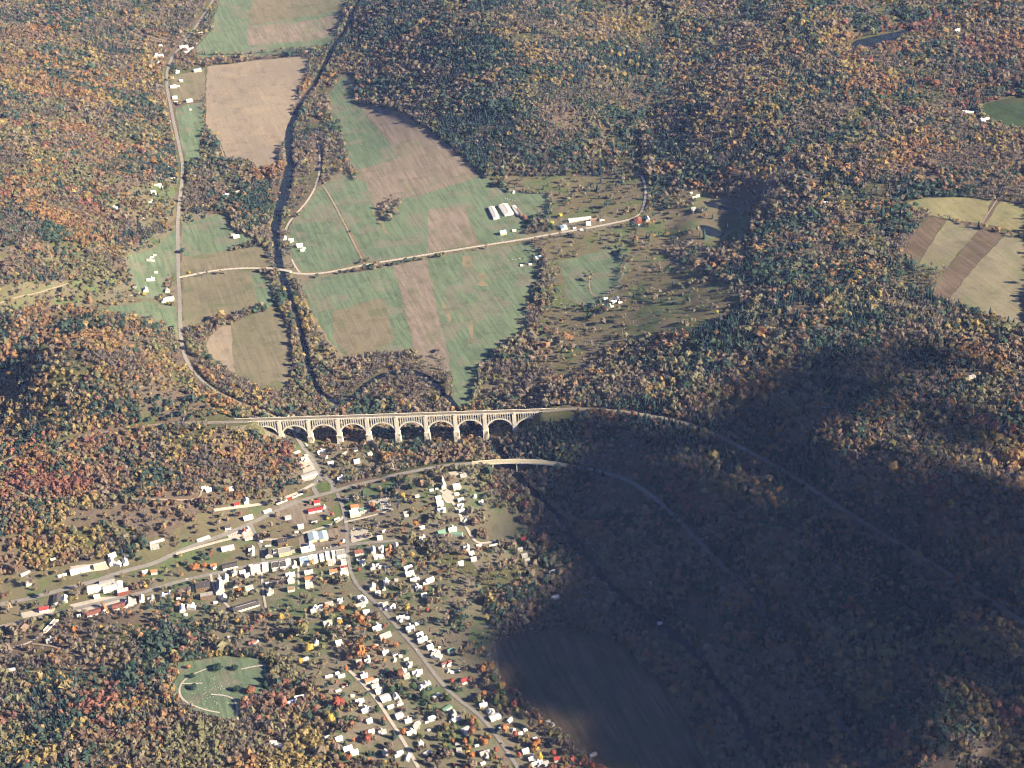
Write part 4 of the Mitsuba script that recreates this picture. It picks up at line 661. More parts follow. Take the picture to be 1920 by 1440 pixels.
(-305.1,2470.1,8,15,22,'g','w','W','second white gabled house with white roof from the top, left of the diagonal street'),
(-300.6,2434.1,12,11,10,'g','w','W','third white gabled house with white roof from the top, left of the diagonal street'),
(-313.6,2479.5,10,9,10,'g','w','W','first white gabled house with white roof from the top, left of the diagonal street'),
(-320.8,2482.5,7,7,0,'s','w','W','first white small shed with white roof from the top, left of the diagonal street'),
(-276.3,2455.7,8,7,20,'s','w','W','first white small shed with white roof from the top, right of the diagonal street'),
(-266.0,2450.2,10,9,20,'g','w','G','white gabled house with grey roof right of the diagonal street'),
(-252.7,2438.9,9,13,-30,'g','w','W','second white gabled house with white roof from the top, right of the diagonal street'),
(-263.7,2437.5,6,7,-20,'s','w','W','second white small shed with white roof from the top, right of the diagonal street'),
(-234.9,2402.9,15,12,15,'c','w','W','second white cross-gabled house with white roof from the top, right of the diagonal street'),
(-223.1,2406.2,7,6,0,'s','w','W','third white small shed with white roof from the top, right of the diagonal street'),
(-205.0,2388.4,9,7,20,'s','w','B','white small shed with pale blue roof right of the diagonal street'),
(-218.7,2375.4,15,15,20,'c','w','W','third white cross-gabled house with white roof from the top, right of the diagonal street'),
(-199.8,2353.5,12,10,25,'g','w','W','third white gabled house with white roof from the top, right of the diagonal street'),
(-195.8,2341.8,18,12,25,'c','w','W','fourth white cross-gabled house with white roof from the top, right of the diagonal street'),
(-182.2,2335.9,7,6,20,'s','w','G','second white small shed with grey roof from the top, right of the diagonal street'),
(-279.9,2385.3,17,15,22,'c','w','W','first white cross-gabled house with white roof from the top, left of the diagonal street'),
(-263.4,2359.9,21,10,26,'g','w','G','white gabled house with grey roof left of the diagonal street'),
(-181.2,2318.9,11,9,25,'g','w','W','fourth white gabled house with white roof from the top, right of the diagonal street'),
(-173.4,2310.8,7,6,20,'s','w','W','fourth white small shed with white roof from the top, right of the diagonal street'),
(-167.7,2296.3,18,16,-25,'c','w','W','fifth white cross-gabled house with white roof from the top, right of the diagonal street'),
(-163.8,2318.5,4,4,0,'s','w','W','third white small shed with white roof from the left, between the two lower streets'),
(-142.7,2305.2,13,9,28,'g','w','N','white gabled house with green roof between the two lower streets'),
(-262.1,2313.7,11,10,20,'c','w','W','second white cross-gabled house with white roof from the left, between the two lower streets'),
(-244.6,2307.6,9,8,20,'g','w','D','white gabled house with dark roof left of the diagonal street'),
(-233.9,2302.1,6,6,0,'s','w','W','second white small shed with white roof from the top, left of the diagonal street'),
(-244.2,2291.2,6,8,0,'s','w','W','second white small shed with white roof from the left, between the two lower streets'),
(-224.1,2292.5,9,4,30,'t','w','W','first white trailer home with white roof from the top, left of the diagonal street'),
(-217.2,2276.7,11,12,25,'c','w','G','second white cross-gabled house with grey roof from the top, left of the diagonal street'),
(-293.0,2292.8,10,16,10,'c','w','W','first white cross-gabled house with white roof from the left, between the two lower streets'),
(-308.2,2291.0,10,9,10,'g','g','G','first grey gabled house with grey roof from the top, right of the lower street'),
(-298.0,2252.9,12,12,20,'c','w','W','first white cross-gabled house with white roof from the top, right of the lower street'),
(-288.0,2238.0,15,10,20,'g','w','O','white gabled house with orange roof right of the lower street'),
(-277.7,2237.5,12,6,28,'t','w','W','first white trailer home with white roof from the top, right of the lower street'),
(-277.1,2223.1,13,8,25,'g','w','G','white gabled house with grey roof right of the lower street'),
(-270.1,2208.7,12,12,20,'g','w','W','first white gabled house with white roof from the top, right of the lower street'),
(-258.4,2189.8,17,15,25,'b','w','W','first white big barn with white roof from the top, right of the lower street'),
(-301.3,2179.6,15,13,15,'c','w','W','first white cross-gabled house with white roof from the top, left of the lower street'),
(-290.4,2161.2,17,13,22,'c','w','W','second white cross-gabled house with white roof from the top, left of the lower street'),
(-248.5,2166.8,11,7,25,'g','w','W','third white gabled house with white roof from the top, right of the lower street'),
(-238.9,2191.1,9,10,20,'g','w','W','second white gabled house with white roof from the top, right of the lower street'),
(-234.1,2183.9,8,9,20,'s','g','G','grey small shed with grey roof right of the lower street'),
(-226.4,2257.3,9,11,20,'c','w','W','third white cross-gabled house with white roof from the left, between the two lower streets'),
(-222.3,2245.1,11,10,20,'g','g','G','grey gabled house with grey roof between the two lower streets'),
(-202.6,2251.2,18,11,18,'c','w','W','second white cross-gabled house with white roof from the top, left of the diagonal street'),
(-195.6,2211.2,8,9,20,'g','w','W','fifth white gabled house with white roof from the top, left of the diagonal street'),
(-188.2,2219.2,8,9,20,'g','w','W','fourth white gabled house with white roof from the top, left of the diagonal street'),
(-182.6,2225.5,6,7,20,'s','w','W','third white small shed with white roof from the top, left of the diagonal street'),
(-169.4,2191.4,15,6,40,'t','w','W','second white trailer home with white roof from the top, left of the diagonal street'),
(-150.5,2270.8,18,9,24,'c','w','M','white cross-gabled house with maroon roof right of the diagonal street'),
(-147.8,2254.2,6,7,0,'s','w','W','fifth white small shed with white roof from the top, right of the diagonal street'),
(-141.2,2252.1,7,7,0,'s','w','W','sixth white small shed with white roof from the top, right of the diagonal street'),
(-131.7,2255.9,9,3,30,'t','w','W','white trailer home with white roof between the two lower streets'),
(-120.8,2224.7,10,10,25,'g','w','R','white gabled house with red roof right of the diagonal street'),
(-232.2,2140.9,13,13,20,'b','w','W','second white big barn with white roof from the top, right of the lower street'),
(-225.6,2131.1,9,8,20,'s','w','D','white small shed with dark roof right of the lower street'),
(-217.4,2129.5,12,9,20,'c','w','W','second white cross-gabled house with white roof from the top, right of the lower street'),
(-201.8,2121.9,9,7,30,'g','w','W','first white gabled house with white roof from the left, below the diagonal street'),
(-177.4,2132.8,12,10,25,'g','w','W','second white gabled house with white roof from the left, below the diagonal street'),
(-185.5,2124.7,6,3,20,'s','w','W','first white small shed with white roof from the left, below the diagonal street'),
(-150.9,2158.1,17,8,38,'t','w','N','white trailer home with green roof left of the diagonal street'),
(-139.9,2142.5,9,10,20,'g','g','G','grey gabled house with grey roof left of the diagonal street'),
(-136.3,2128.5,15,11,25,'c','w','W','third white cross-gabled house with white roof from the top, left of the diagonal street'),
(-143.6,2124.8,6,6,0,'s','w','W','third white small shed with white roof from the left, below the diagonal street'),
(-211.4,2098.9,16,9,15,'c','w','W','third white cross-gabled house with white roof from the top, right of the lower street'),
(-203.5,2112.5,10,9,20,'g','g','G','second grey gabled house with grey roof from the top, right of the lower street'),
(-278.9,2102.7,10,8,20,'g','w','W','fourth white gabled house with white roof from the left, among the lower houses'),
(-286.1,2102.9,4,4,0,'s','w','W','third white small shed with white roof from the left, among the lower houses'),
(-261.0,2103.7,13,10,20,'c','w','G','white cross-gabled house with grey roof left of the lower street'),
(-283.7,2130.6,10,8,30,'g','w','W','second white gabled house with white roof from the top, left of the lower street'),
(-332.3,2083.6,12,9,25,'g','w','W','first white gabled house with white roof from the left, among the lower houses'),
(-352.2,2088.5,9,6,25,'s','w','W','second white small shed with white roof from the left, among the lower houses'),
(-351.9,2071.8,4,4,0,'s','w','W','first white small shed with white roof from the left, among the lower houses'),
(-316.0,2058.6,15,13,20,'g','w','W','second white gabled house with white roof from the left, among the lower houses'),
(-305.0,2049.8,13,10,22,'g','w','W','third white gabled house with white roof from the left, among the lower houses'),
(-252.1,2049.8,13,10,15,'c','w','W','third white cross-gabled house with white roof from the top, left of the lower street'),
(-229.0,2047.3,10,8,20,'g','w','W','third white gabled house with white roof from the top, left of the lower street'),
(-234.1,2042.3,7,6,20,'s','w','W','fifth white small shed with white roof from the top, left of the lower street'),
(-216.2,2034.4,7,16,-15,'g','w','W','fourth white gabled house with white roof from the top, left of the lower street'),
(-194.7,2067.0,8,13,-10,'c','w','W','fourth white cross-gabled house with white roof from the top, right of the lower street'),
(-183.7,2046.2,13,7,35,'t','w','W','third white trailer home with white roof from the top, right of the lower street'),
(-130.4,2048.0,9,9,0,'g','g','G','grey gabled house with grey roof below the diagonal street'),
(-120.2,2103.0,15,6,30,'t','w','W','third white trailer home with white roof from the top, left of the diagonal street'),
(-117.6,2090.2,7,8,20,'g','w','W','third white gabled house with white roof from the left, below the diagonal street'),
(-273.2,2163.7,6,3,20,'s','w','W','fourth white small shed with white roof from the top, left of the lower street'),
(-232.1,2172.9,11,3,28,'t','w','W','second white trailer home with white roof from the top, right of the lower street'),
(-88.3,2162.5,13,13,10,'c','w','W','sixth white cross-gabled house with white roof from the top, right of the diagonal street'),
(-77.7,2142.3,8,9,20,'g','w','W','fifth white gabled house with white roof from the top, right of the diagonal street'),
(-73.1,2140.5,9,10,20,'g','w','W','sixth white gabled house with white roof from the top, right of the diagonal street'),
(-68.9,2127.8,19,11,25,'b','w','W','white big barn with white roof right of the diagonal street'),
(-45.5,2144.6,7,7,20,'s','w','W','second white small shed with white roof from the left, east of the diagonal street'),
(-44.5,2119.3,7,10,-40,'g','w','W','seventh white gabled house with white roof from the top, right of the diagonal street'),
(-53.2,2103.6,11,8,15,'g','w','M','white gabled house with maroon roof right of the diagonal street'),
(-59.6,2099.9,7,7,20,'s','w','W','seventh white small shed with white roof from the top, right of the diagonal street'),
(-38.1,2093.1,6,7,0,'s','w','W','eighth white small shed with white roof from the top, right of the diagonal street'),
(-27.6,2085.7,8,7,20,'s','w','W','third white small shed with white roof from the left, east of the diagonal street'),
(-18.2,2094.8,7,6,20,'s','w','W','fourth white small shed with white roof from the left, east of the diagonal street'),
(-3.1,2071.1,7,6,20,'s','w','W','fifth white small shed with white roof from the left, east of the diagonal street'),
(-87.1,2034.3,17,16,20,'c','g','G','grey cross-gabled house with grey roof left of the diagonal street'),
(-91.9,2014.9,8,6,25,'s','w','W','first white small shed with white roof from the left, east of the diagonal street'),
(-20.5,2038.9,11,8,20,'g','w','W','eighth white gabled house with white roof from the top, right of the diagonal street'),
(-11.5,2021.4,11,10,20,'c','w','W','seventh white cross-gabled house with white roof from the top, right of the diagonal street'),
(-1.7,2005.3,18,12,18,'c','w','W','eighth white cross-gabled house with white roof from the top, right of the diagonal street'),
(10.7,2007.5,11,10,18,'g','w','G','white gabled house with grey roof at the near village edge'),
(30.6,2016.9,9,9,10,'g','w','R','white gabled house with red roof at the near village edge'),
(91.2,2025.6,12,6,25,'g','g','G','grey gabled house with grey roof at the near village edge'),
(20.7,2113.4,8,6,20,'s','g','G','grey small shed with grey roof east of the diagonal street'),
(28.4,2104.9,6,7,30,'s','g','G','grey small shed with grey roof at the near village edge'),
(-133.0,2065.5,8,7,0,'s','g','G','grey small shed with grey roof below the diagonal street'),
(-100.9,2059.1,7,4,15,'s','w','W','fourth white small shed with white roof from the left, below the diagonal street'),
(-180.8,2104.3,6,4,0,'s','w','W','second white small shed with white roof from the left, below the diagonal street'),
(-351.9,2475.4,10,9,15,'c','w','W','second white cross-gabled house with white roof from the left, on the village lawns'),
(-400.5,2461.6,7,13,-15,'g','w','W','second white gabled house with white roof from the left, on the village lawns'),
(-400.8,2450.7,9,9,0,'g','w','W','first white gabled house with white roof from the left, on the village lawns'),
(-389.3,2458.8,13,11,20,'c','w','W','first white cross-gabled house with white roof from the left, on the village lawns'),
(-372.8,2470.5,15,9,10,'g','w','G','white gabled house with grey roof on the village lawns'),
(-350.1,2423.7,9,6,20,'s','w','W','white small shed with white roof on the village lawns'),
(-333.8,2397.3,11,4,15,'t','w','W','white trailer home with white roof on the village lawns'),
(-371.1,2409.2,16,15,18,'c','w','G','white cross-gabled house with grey roof on the village lawns'),
(-422.6,2394.1,17,12,20,'g','w','T','white gabled house with brown roof on the village lawns'),
(-347.9,2349.3,11,10,20,'g','w','W','fourth white gabled house with white roof from the left, on the village lawns'),
(-389.1,2352.8,8,9,0,'g','w','W','third white gabled house with white roof from the left, on the village lawns'),
(-408.1,2308.6,17,6,32,'t','w','W','white trailer home with white roof in the lower grove'),
(-509.6,2373.1,13,9,20,'c','w','M','white cross-gabled house with maroon roof in the lower grove'),
(-499.8,2373.6,6,9,0,'s','w','W','white small shed with white roof in the lower grove'),
(-356.6,2256.2,7,6,0,'s','w','W','second white small shed with white roof from the top, left of the lower street'),
(-345.7,2263.2,7,6,20,'s','w','W','first white small shed with white roof from the top, left of the lower street'),
(-337.6,2253.4,12,6,20,'g','w','W','first white gabled house with white roof from the top, left of the lower street'),
(-331.5,2228.1,11,6,35,'t','w','M','white trailer home with maroon roof left of the lower street'),
(-340.9,2213.7,10,4,25,'t','w','W','white trailer home with white roof in the middle grove'),
(-418.8,2180.5,15,11,20,'g','g','B','grey gabled house with pale blue roof in the lower woods'),
(-406.3,2195.3,18,8,10,'g','w','W','white gabled house with white roof in the lower grove'),
(-363.0,2253.5,6,6,0,'s','w','W','white small shed with white roof in the middle grove'),
(-553.9,2397.7,6,6,0,'s','w','W','fifth white small shed with white roof from the left, near the church corner'),
(-441.0,2075.6,10,7,-10,'g','w','W','first white gabled house with white roof from the left, in the lower woods'),
(-429.5,2067.0,16,7,-25,'g','w','W','second white gabled house with white roof from the left, in the lower woods'),
(-447.7,2072.7,7,7,0,'s','w','D','white small shed with dark roof in the lower woods'),
(-315.2,2199.1,6,6,0,'s','w','W','third white small shed with white roof from the top, left of the lower street'),
(-278.3,2336.4,6,4,0,'s','w','W','first white small shed with white roof from the left, between the two lower streets'),
(-16.7,4086.3,16,69,10,'b','w','W','first white big barn with white roof from the left, in the pasture farm'),
(17.0,4098.6,25,63,14,'b','w','W','second white big barn with white roof from the left, in the pasture farm'),
(44.2,4090.0,9,54,14,'b','w','W','third white big barn with white roof from the left, in the pasture farm'),
(52.2,4071.4,7,45,14,'b','b','T','brown big barn with brown roof in the pasture farm'),
(3.9,3963.2,17,15,14,'g','y','B','cream gabled house with pale blue roof above the cross road'),
(34.0,3973.1,10,9,0,'s','w','W','first white small shed with white roof from the left, above the cross road'),
(164.8,3956.6,17,20,8,'b','w','B','white big barn with pale blue roof above the cross road'),
(209.8,3994.0,60,12,6,'b','w','W','white big barn with white roof above the cross road'),
(230.0,3960.4,12,10,10,'g','w','W','white gabled house with white roof above the cross road'),
(244.1,3977.3,18,8,10,'g','b','T','brown gabled house with brown roof above the cross road'),
(266.7,3977.0,13,10,10,'c','w','D','white cross-gabled house with dark roof above the cross road'),
(209.8,3935.3,9,7,10,'s','w','B','white small shed with pale blue roof above the cross road'),
(192.5,3949.3,8,6,10,'s','w','W','second white small shed with white roof from the left, above the cross road'),
(384.8,3942.4,10,18,5,'g','g','B','grey gabled house with pale blue roof above the cross road'),
(359.7,3944.1,19,25,0,'b','r','M','red big barn with maroon roof above the cross road'),
(363.0,3921.5,10,7,0,'s','w','W','white small shed with white roof below the cross road'),
(89.3,3807.0,16,12,20,'g','y','B','cream gabled house with pale blue roof in the pasture farm'),
(83.4,3825.6,8,7,0,'s','w','W','fourth white small shed with white roof from the left, in the pasture farm'),
(41.4,4204.3,8,9,0,'s','w','W','first white small shed with white roof from the left, in the pasture farm'),
(65.4,4042.4,8,25,14,'b','b','M','brown big barn with maroon roof in the pasture farm'),
(241.2,3542.5,9,9,0,'g','w','W','first white gabled house with white roof from the left, in the pasture farm'),
(245.1,3511.0,10,7,10,'g','w','W','second white gabled house with white roof from the left, in the pasture farm'),
(253.6,3534.5,9,9,10,'g','w','D','white gabled house with dark roof in the pasture farm'),
(260.3,3522.0,10,8,0,'g','w','W','third white gabled house with white roof from the left, in the pasture farm'),
(269.0,3533.1,8,9,20,'g','w','W','fourth white gabled house with white roof from the left, in the pasture farm'),
(273.9,3515.5,9,8,0,'s','w','W','seventh white small shed with white roof from the left, in the pasture farm'),
(253.3,3501.9,8,6,0,'s','w','W','sixth white small shed with white roof from the left, in the pasture farm'),
(233.2,3507.5,8,6,0,'s','w','W','fifth white small shed with white roof from the left, in the pasture farm'),
(515.5,3998.1,9,8,0,'g','w','W','white gabled house with white roof at the far pond farm'),
(525.6,4010.6,10,7,10,'g','w','B','white gabled house with pale blue roof at the far pond farm'),
(505.3,3940.7,12,10,10,'g','w','G','white gabled house with grey roof at the far pond farm'),
(523.6,3931.6,9,7,10,'s','w','W','second white small shed with white roof from the left, at the far pond farm'),
(510.9,4028.5,7,7,0,'s','w','W','first white small shed with white roof from the left, at the far pond farm'),
(67.5,3780.9,7,7,0,'s','w','W','third white small shed with white roof from the left, in the pasture farm'),
(45.6,3779.3,7,7,0,'s','w','W','second white small shed with white roof from the left, in the pasture farm'),
(1279.5,4176.7,30,21,-20,'b','w','W','white big barn with white roof on the right hilltop clearing'),
(1307.1,4114.9,25,17,20,'g','w','W','white gabled house with white roof on the right hilltop clearing'),
(1298.5,4135.6,11,18,20,'g','g','D','grey gabled house with dark roof on the right hilltop clearing'),
(1404.5,4763.5,18,15,20,'g','w','W','white gabled house with white roof in the upper right forest'),
(814.2,3763.3,9,8,0,'g','g','B','grey gabled house with pale blue roof at the far pond farm'),
(928.0,2850.8,16,13,15,'c','g','G','grey cross-gabled house with grey roof in the shaded clearing'),
(238.9,2355.0,9,7,0,'s','w','W','white small shed with white roof deep in the cloud shadow'),
(-1039.7,5513.6,29,18,12,'b','w','W','first white big barn with white roof from the top, right of the hamlet road'),
(-1014.2,5496.2,22,18,12,'b','w','W','second white big barn with white roof from the top, right of the hamlet road'),
(-1023.2,5465.3,20,9,10,'g','w','W','first white gabled house with white roof from the top, right of the hamlet road'),
(-996.2,5625.5,16,12,20,'c','w','W','first white cross-gabled house with white roof from the top, right of the hamlet road'),
(-1117.8,5509.7,10,9,0,'g','w','W','first white gabled house with white roof from the top, left of the hamlet road'),
(-1103.6,5482.0,8,7,0,'s','w','W','first white small shed with white roof from the top, left of the hamlet road'),
(-1122.4,5425.2,10,20,0,'g','w','W','second white gabled house with white roof from the top, left of the hamlet road'),
(-1105.1,5426.1,15,11,0,'g','w','W','third white gabled house with white roof from the top, left of the hamlet road'),
(-1105.3,5363.5,10,11,0,'g','w','G','white gabled house with grey roof left of the hamlet road'),
(-1092.2,5293.8,6,11,10,'s','w','W','second white small shed with white roof from the top, left of the hamlet road'),
(-971.4,5314.1,25,20,18,'b','y','B','cream big barn with pale blue roof below the wooded knoll'),
(-1033.8,5296.2,15,18,10,'c','w','W','second white cross-gabled house with white roof from the top, right of the hamlet road'),
(-1044.0,5242.3,10,8,0,'g','w','B','first white gabled house with pale blue roof from the top, right of the hamlet road'),
(-1011.3,5216.9,10,9,0,'g','w','W','second white gabled house with white roof from the top, right of the hamlet road'),
(-1029.7,5162.1,20,12,15,'g','w','W','third white gabled house with white roof from the top, right of the hamlet road'),
(-1015.7,5172.4,8,8,0,'s','w','W','first white small shed with white roof from the top, right of the hamlet road'),
(-1012.5,5071.1,16,16,10,'c','w','B','white cross-gabled house with pale blue roof right of the hamlet road'),
(-1004.4,5035.4,10,8,0,'s','w','W','second white small shed with white roof from the top, right of the hamlet road'),
(-963.6,5045.4,19,12,15,'g','w','B','second white gabled house with pale blue roof from the top, right of the hamlet road'),
(-1049.0,5033.3,7,16,10,'t','w','W','white trailer home with white roof left of the hamlet road'),
(-1022.5,4927.1,9,8,0,'g','w','W','fourth white gabled house with white roof from the top, left of the hamlet road'),
(-1003.1,4870.1,8,8,0,'s','w','W','third white small shed with white roof from the top, left of the hamlet road'),
(-951.4,4974.5,7,6,0,'s','w','W','third white small shed with white roof from the top, right of the hamlet road'),
(-953.9,4500.6,6,10,-10,'s','w','W','first white small shed with white roof from the top, left of the valley road'),
(-928.5,4419.0,13,6,25,'t','w','W','white trailer home with white roof left of the valley road'),
(-959.1,4348.8,19,11,20,'b','w','W','second white big barn with white roof from the left, on the left hillside'),
(-949.0,4337.0,8,7,0,'s','w','W','third white small shed with white roof from the top, left of the valley road'),
(-966.8,4299.1,18,16,15,'b','w','W','first white big barn with white roof from the left, on the left hillside'),
(-962.9,4257.7,8,7,0,'s','w','G','white small shed with grey roof on the left hillside'),
(-966.7,4243.6,7,7,0,'s','w','W','fifth white small shed with white roof from the left, on the left hillside'),
(-1048.6,4162.3,6,15,5,'t','w','W','first white trailer home with white roof from the left, on the left hillside'),
(-1041.6,4160.8,6,17,5,'t','w','W','second white trailer home with white roof from the left, on the left hillside'),
(-1032.0,4133.5,7,6,0,'s','w','W','second white small shed with white roof from the left, on the left hillside'),
(-961.2,4395.4,6,6,0,'s','w','W','second white small shed with white roof from the top, left of the valley road'),
(-969.1,4189.0,7,6,0,'s','w','W','fourth white small shed with white roof from the left, on the left hillside'),
(-766.8,4322.2,15,16,10,'c','w','W','white cross-gabled house with white roof below the wooded knoll'),
(-736.8,4336.8,13,8,15,'g','w','W','white gabled house with white roof below the wooded knoll'),
(-768.6,4381.1,9,7,0,'s','w','D','white small shed with dark roof below the wooded knoll'),
(-712.7,4059.4,16,9,15,'g','w','W','white gabled house with white roof beside the field corner'),
(-724.6,4077.1,9,7,0,'s','w','G','white small shed with grey roof beside the field corner'),
(-823.2,4266.5,7,6,0,'s','w','W','white small shed with white roof below the wooded knoll'),
(-580.0,4032.3,9,15,0,'g','w','W','first white gabled house with white roof from the left, by the river lane'),
(-561.7,4017.0,13,13,10,'c','w','W','white cross-gabled house with white roof by the river lane'),
(-536.7,3986.2,16,11,10,'g','w','W','second white gabled house with white roof from the left, by the river lane'),
(-524.4,3972.0,10,7,10,'s','w','W','white small shed with white roof by the river lane'),
(-527.8,3960.3,11,7,10,'g','w','W','third white gabled house with white roof from the left, by the river lane'),
(-906.3,3817.7,21,10,18,'c','w','W','white cross-gabled house with white roof left of the valley road farms'),
(-898.9,3860.0,8,8,0,'s','w','W','third white small shed with white roof from the left, left of the valley road farms'),
(-938.5,3768.8,8,9,0,'g','g','D','grey gabled house with dark roof left of the valley road farms'),
(-910.0,3760.5,12,13,15,'g','w','W','white gabled house with white roof left of the valley road farms'),
(-936.7,3730.2,13,4,20,'t','w','G','white trailer home with grey roof left of the valley road farms'),
(-845.4,3721.9,22,18,8,'b','w','W','white big barn with white roof left of the valley road'),
(-857.9,3708.1,9,12,0,'g','w','W','white gabled house with white roof left of the valley road'),
(-857.0,3767.3,10,17,0,'c','w','G','white cross-gabled house with grey roof left of the valley road'),
(-923.3,3920.4,16,9,15,'c','g','G','grey cross-gabled house with grey roof left of the valley road farms'),
(-919.6,3940.7,9,7,0,'s','w','W','first white small shed with white roof from the left, left of the valley road farms'),
(-914.6,3952.9,7,6,0,'s','w','W','second white small shed with white roof from the left, left of the valley road farms'),
(-1165.4,4806.5,7,7,0,'s','w','W','first white small shed with white roof from the left, on the left hillside'),
(-914.0,3920.7,7,7,0,'s','w','B','white small shed with pale blue roof left of the valley road farms'),
(-970.5,4148.4,4,4,0,'s','w','W','third white small shed with white roof from the left, on the left hillside')]
KIND_COLOURS = [(0.253, 0.22, 0.206), (0.291, 0.25, 0.204), (0.375, 0.305, 0.156), (0.361, 0.234, 0.14), (0.288, 0.207, 0.159), (0.324, 0.168, 0.138), (0.242, 0.239, 0.158), (0.086, 0.135, 0.114), (0.052, 0.094, 0.101)]
N_SOLO = 270


# ------------------------------------------------------------------ materials
def lin(c): return {'type': 'rgb', 'value': list(map(float, c))}
def diffuse(key, c):
    scene[key] = {'type': 'twosided', 'bsdf': {'type': 'diffuse', 'reflectance': lin(c) if not callable(c) else mikit.proc(c)}}
def prin(key, c, rough, **k):
    scene[key] = {'type': 'twosided', 'bsdf': {'type': 'principled', 'base_color': lin(c) if not callable(c) else mikit.proc(c), 'roughness': rough, **k}}
scene['crown_colour'] = {'type': 'principledthin', 'base_color': {'type': 'mesh_attribute', 'name': 'vertex_color'}, 'roughness': 0.9, 'diff_trans': 0.8, 'eta': 1.05}

def litter(p, n, uv):
    a = fbm(p.x / 90, p.y / 90, 3.0, 3)
    b = noise(p.x / 3.1, p.y / 3.1)
    c = mix((0.115, 0.092, 0.078), (0.165, 0.135, 0.108), b)
    return mix(c, mix((0.085, 0.095, 0.05), (0.13, 0.13, 0.07), b), smoothstep(0.45, 0.62, a))
diffuse('leaf_litter', litter)
def crop(c0, c1, c2, rows=0.0, big=160.0, spot=0.55):
    def fn(p, n, uv):
        s = p.x * 0.96 + p.y * 0.28
        t = p.y * 0.96 - p.x * 0.28
        a = fbm(p.x / big, p.y / big, c0[0] * 90, 4)
        b = fbm(s / 5.0, t / 60.0, 1.0, 2)
        d = noise(p.x / 2.6, p.y / 2.6)
        wet = smoothstep(0.56, 0.74, fbm(p.x / 26 + 3, p.y / 26, 5.0, 4))
        track = smoothstep(0.86, 0.97, noise(s / 3.5, t / 400.0, 7.0))
        c = mix(c0, c1, smoothstep(0.33, 0.68, a * 0.6 + b * 0.4))
        c = mix(c, c2, smoothstep(spot, spot + 0.2, fbm(p.x / 45 + 9, p.y / 45, 2.0, 4)))
        return c * (0.86 + 0.2 * d + 1.5 * rows * (b - 0.5) - 0.13 * wet + 0.10 * track)
    return fn
diffuse('green', crop((0.13, 0.182, 0.125), (0.157, 0.208, 0.143), (0.188, 0.195, 0.155), 0.22, 130.0, 0.52))
diffuse('olive', crop((0.19, 0.178, 0.13), (0.215, 0.19, 0.145), (0.155, 0.165, 0.105), 0.15))
diffuse('brown', crop((0.22, 0.19, 0.165), (0.25, 0.21, 0.185), (0.20, 0.19, 0.145), 0.25))
diffuse('tan', crop((0.30, 0.252, 0.212), (0.28, 0.24, 0.205), (0.325, 0.27, 0.215), 0.16))
diffuse('straw', crop((0.255, 0.24, 0.14), (0.28, 0.26, 0.155), (0.22, 0.22, 0.13), 0.12))
diffuse('plough', crop((0.155, 0.12, 0.095), (0.175, 0.135, 0.11), (0.15, 0.125, 0.09), 0.3))
diffuse('stubble', crop((0.235, 0.215, 0.16), (0.25, 0.23, 0.17), (0.215, 0.215, 0.14), 0.14))
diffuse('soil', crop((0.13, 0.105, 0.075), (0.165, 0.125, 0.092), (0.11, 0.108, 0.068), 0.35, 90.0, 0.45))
diffuse('dark_grass', crop((0.05, 0.08, 0.045), (0.06, 0.09, 0.05), (0.08, 0.085, 0.05), 0.1))
diffuse('margin', crop((0.27, 0.225, 0.155), (0.24, 0.205, 0.15), (0.20, 0.19, 0.13), 0.1, 60.0, 0.5))
diffuse('scrub', crop((0.185, 0.16, 0.12), (0.155, 0.15, 0.09), (0.13, 0.165, 0.085), 0.1, 120.0, 0.5))
diffuse('lawn', crop((0.20, 0.178, 0.145), (0.17, 0.168, 0.118), (0.115, 0.155, 0.088), 0.08, 50.0, 0.53))
diffuse('lawn_circle', crop((0.10, 0.14, 0.06), (0.12, 0.16, 0.07), (0.13, 0.14, 0.07), 0.1))
def gravel(c, s=0.2):
    def fn(p, n, uv):
        return mi.Color3f(c) * (1 - s + 2 * s * fbm(p.x / 6.0, p.y / 6.0, 0.0, 3))
    return fn
diffuse('asphalt', gravel((0.25, 0.24, 0.24), 0.16))
diffuse('gravel', gravel((0.46, 0.43, 0.40), 0.12))
diffuse('dirt', gravel((0.32, 0.26, 0.215), 0.2))
def concrete_fn(p, n, uv):
    g = fbm(p.x / 7, p.y / 7, p.z / 7, 3)
    streak = fbm(p.x / 1.6, p.y / 1.6, p.z / 26, 3)
    c = mix((0.73, 0.71, 0.64), (0.81, 0.79, 0.72), g)
    c = mix(c, (0.46, 0.43, 0.37), 0.7 * smoothstep(0.52, 0.75, streak))
    return c
diffuse('concrete', concrete_fn)
def old_concrete_fn(p, n, uv):
    g = fbm(p.x / 4, p.y / 4, p.z / 6, 4)
    c = mix((0.60, 0.575, 0.51), (0.70, 0.67, 0.60), g)
    return mix(c, (0.27, 0.245, 0.22), smoothstep(0.47, 0.62, fbm(p.x / 5 + 4, p.y / 5, p.z / 14, 4)))
diffuse('stained_concrete', old_concrete_fn)
diffuse('ballast', gravel((0.25, 0.225, 0.20), 0.2))
diffuse('rail_steel', (0.12, 0.09, 0.075))
diffuse('bridge_deck', gravel((0.47, 0.435, 0.33), 0.1))
def water_fn(p, n, uv): return mix((0.010, 0.018, 0.036), (0.018, 0.026, 0.042), fbm(p.x / 25, p.y / 25, 0.0, 3))
prin('water', water_fn, 0.45, specular=0.15)
WALLS = {'w': (0.80, 0.79, 0.76), 'y': (0.66, 0.58, 0.42), 'g': (0.45, 0.46, 0.47), 'r': (0.34, 0.11, 0.08), 'b': (0.24, 0.17, 0.13), 'd': (0.5, 0.42, 0.33)}
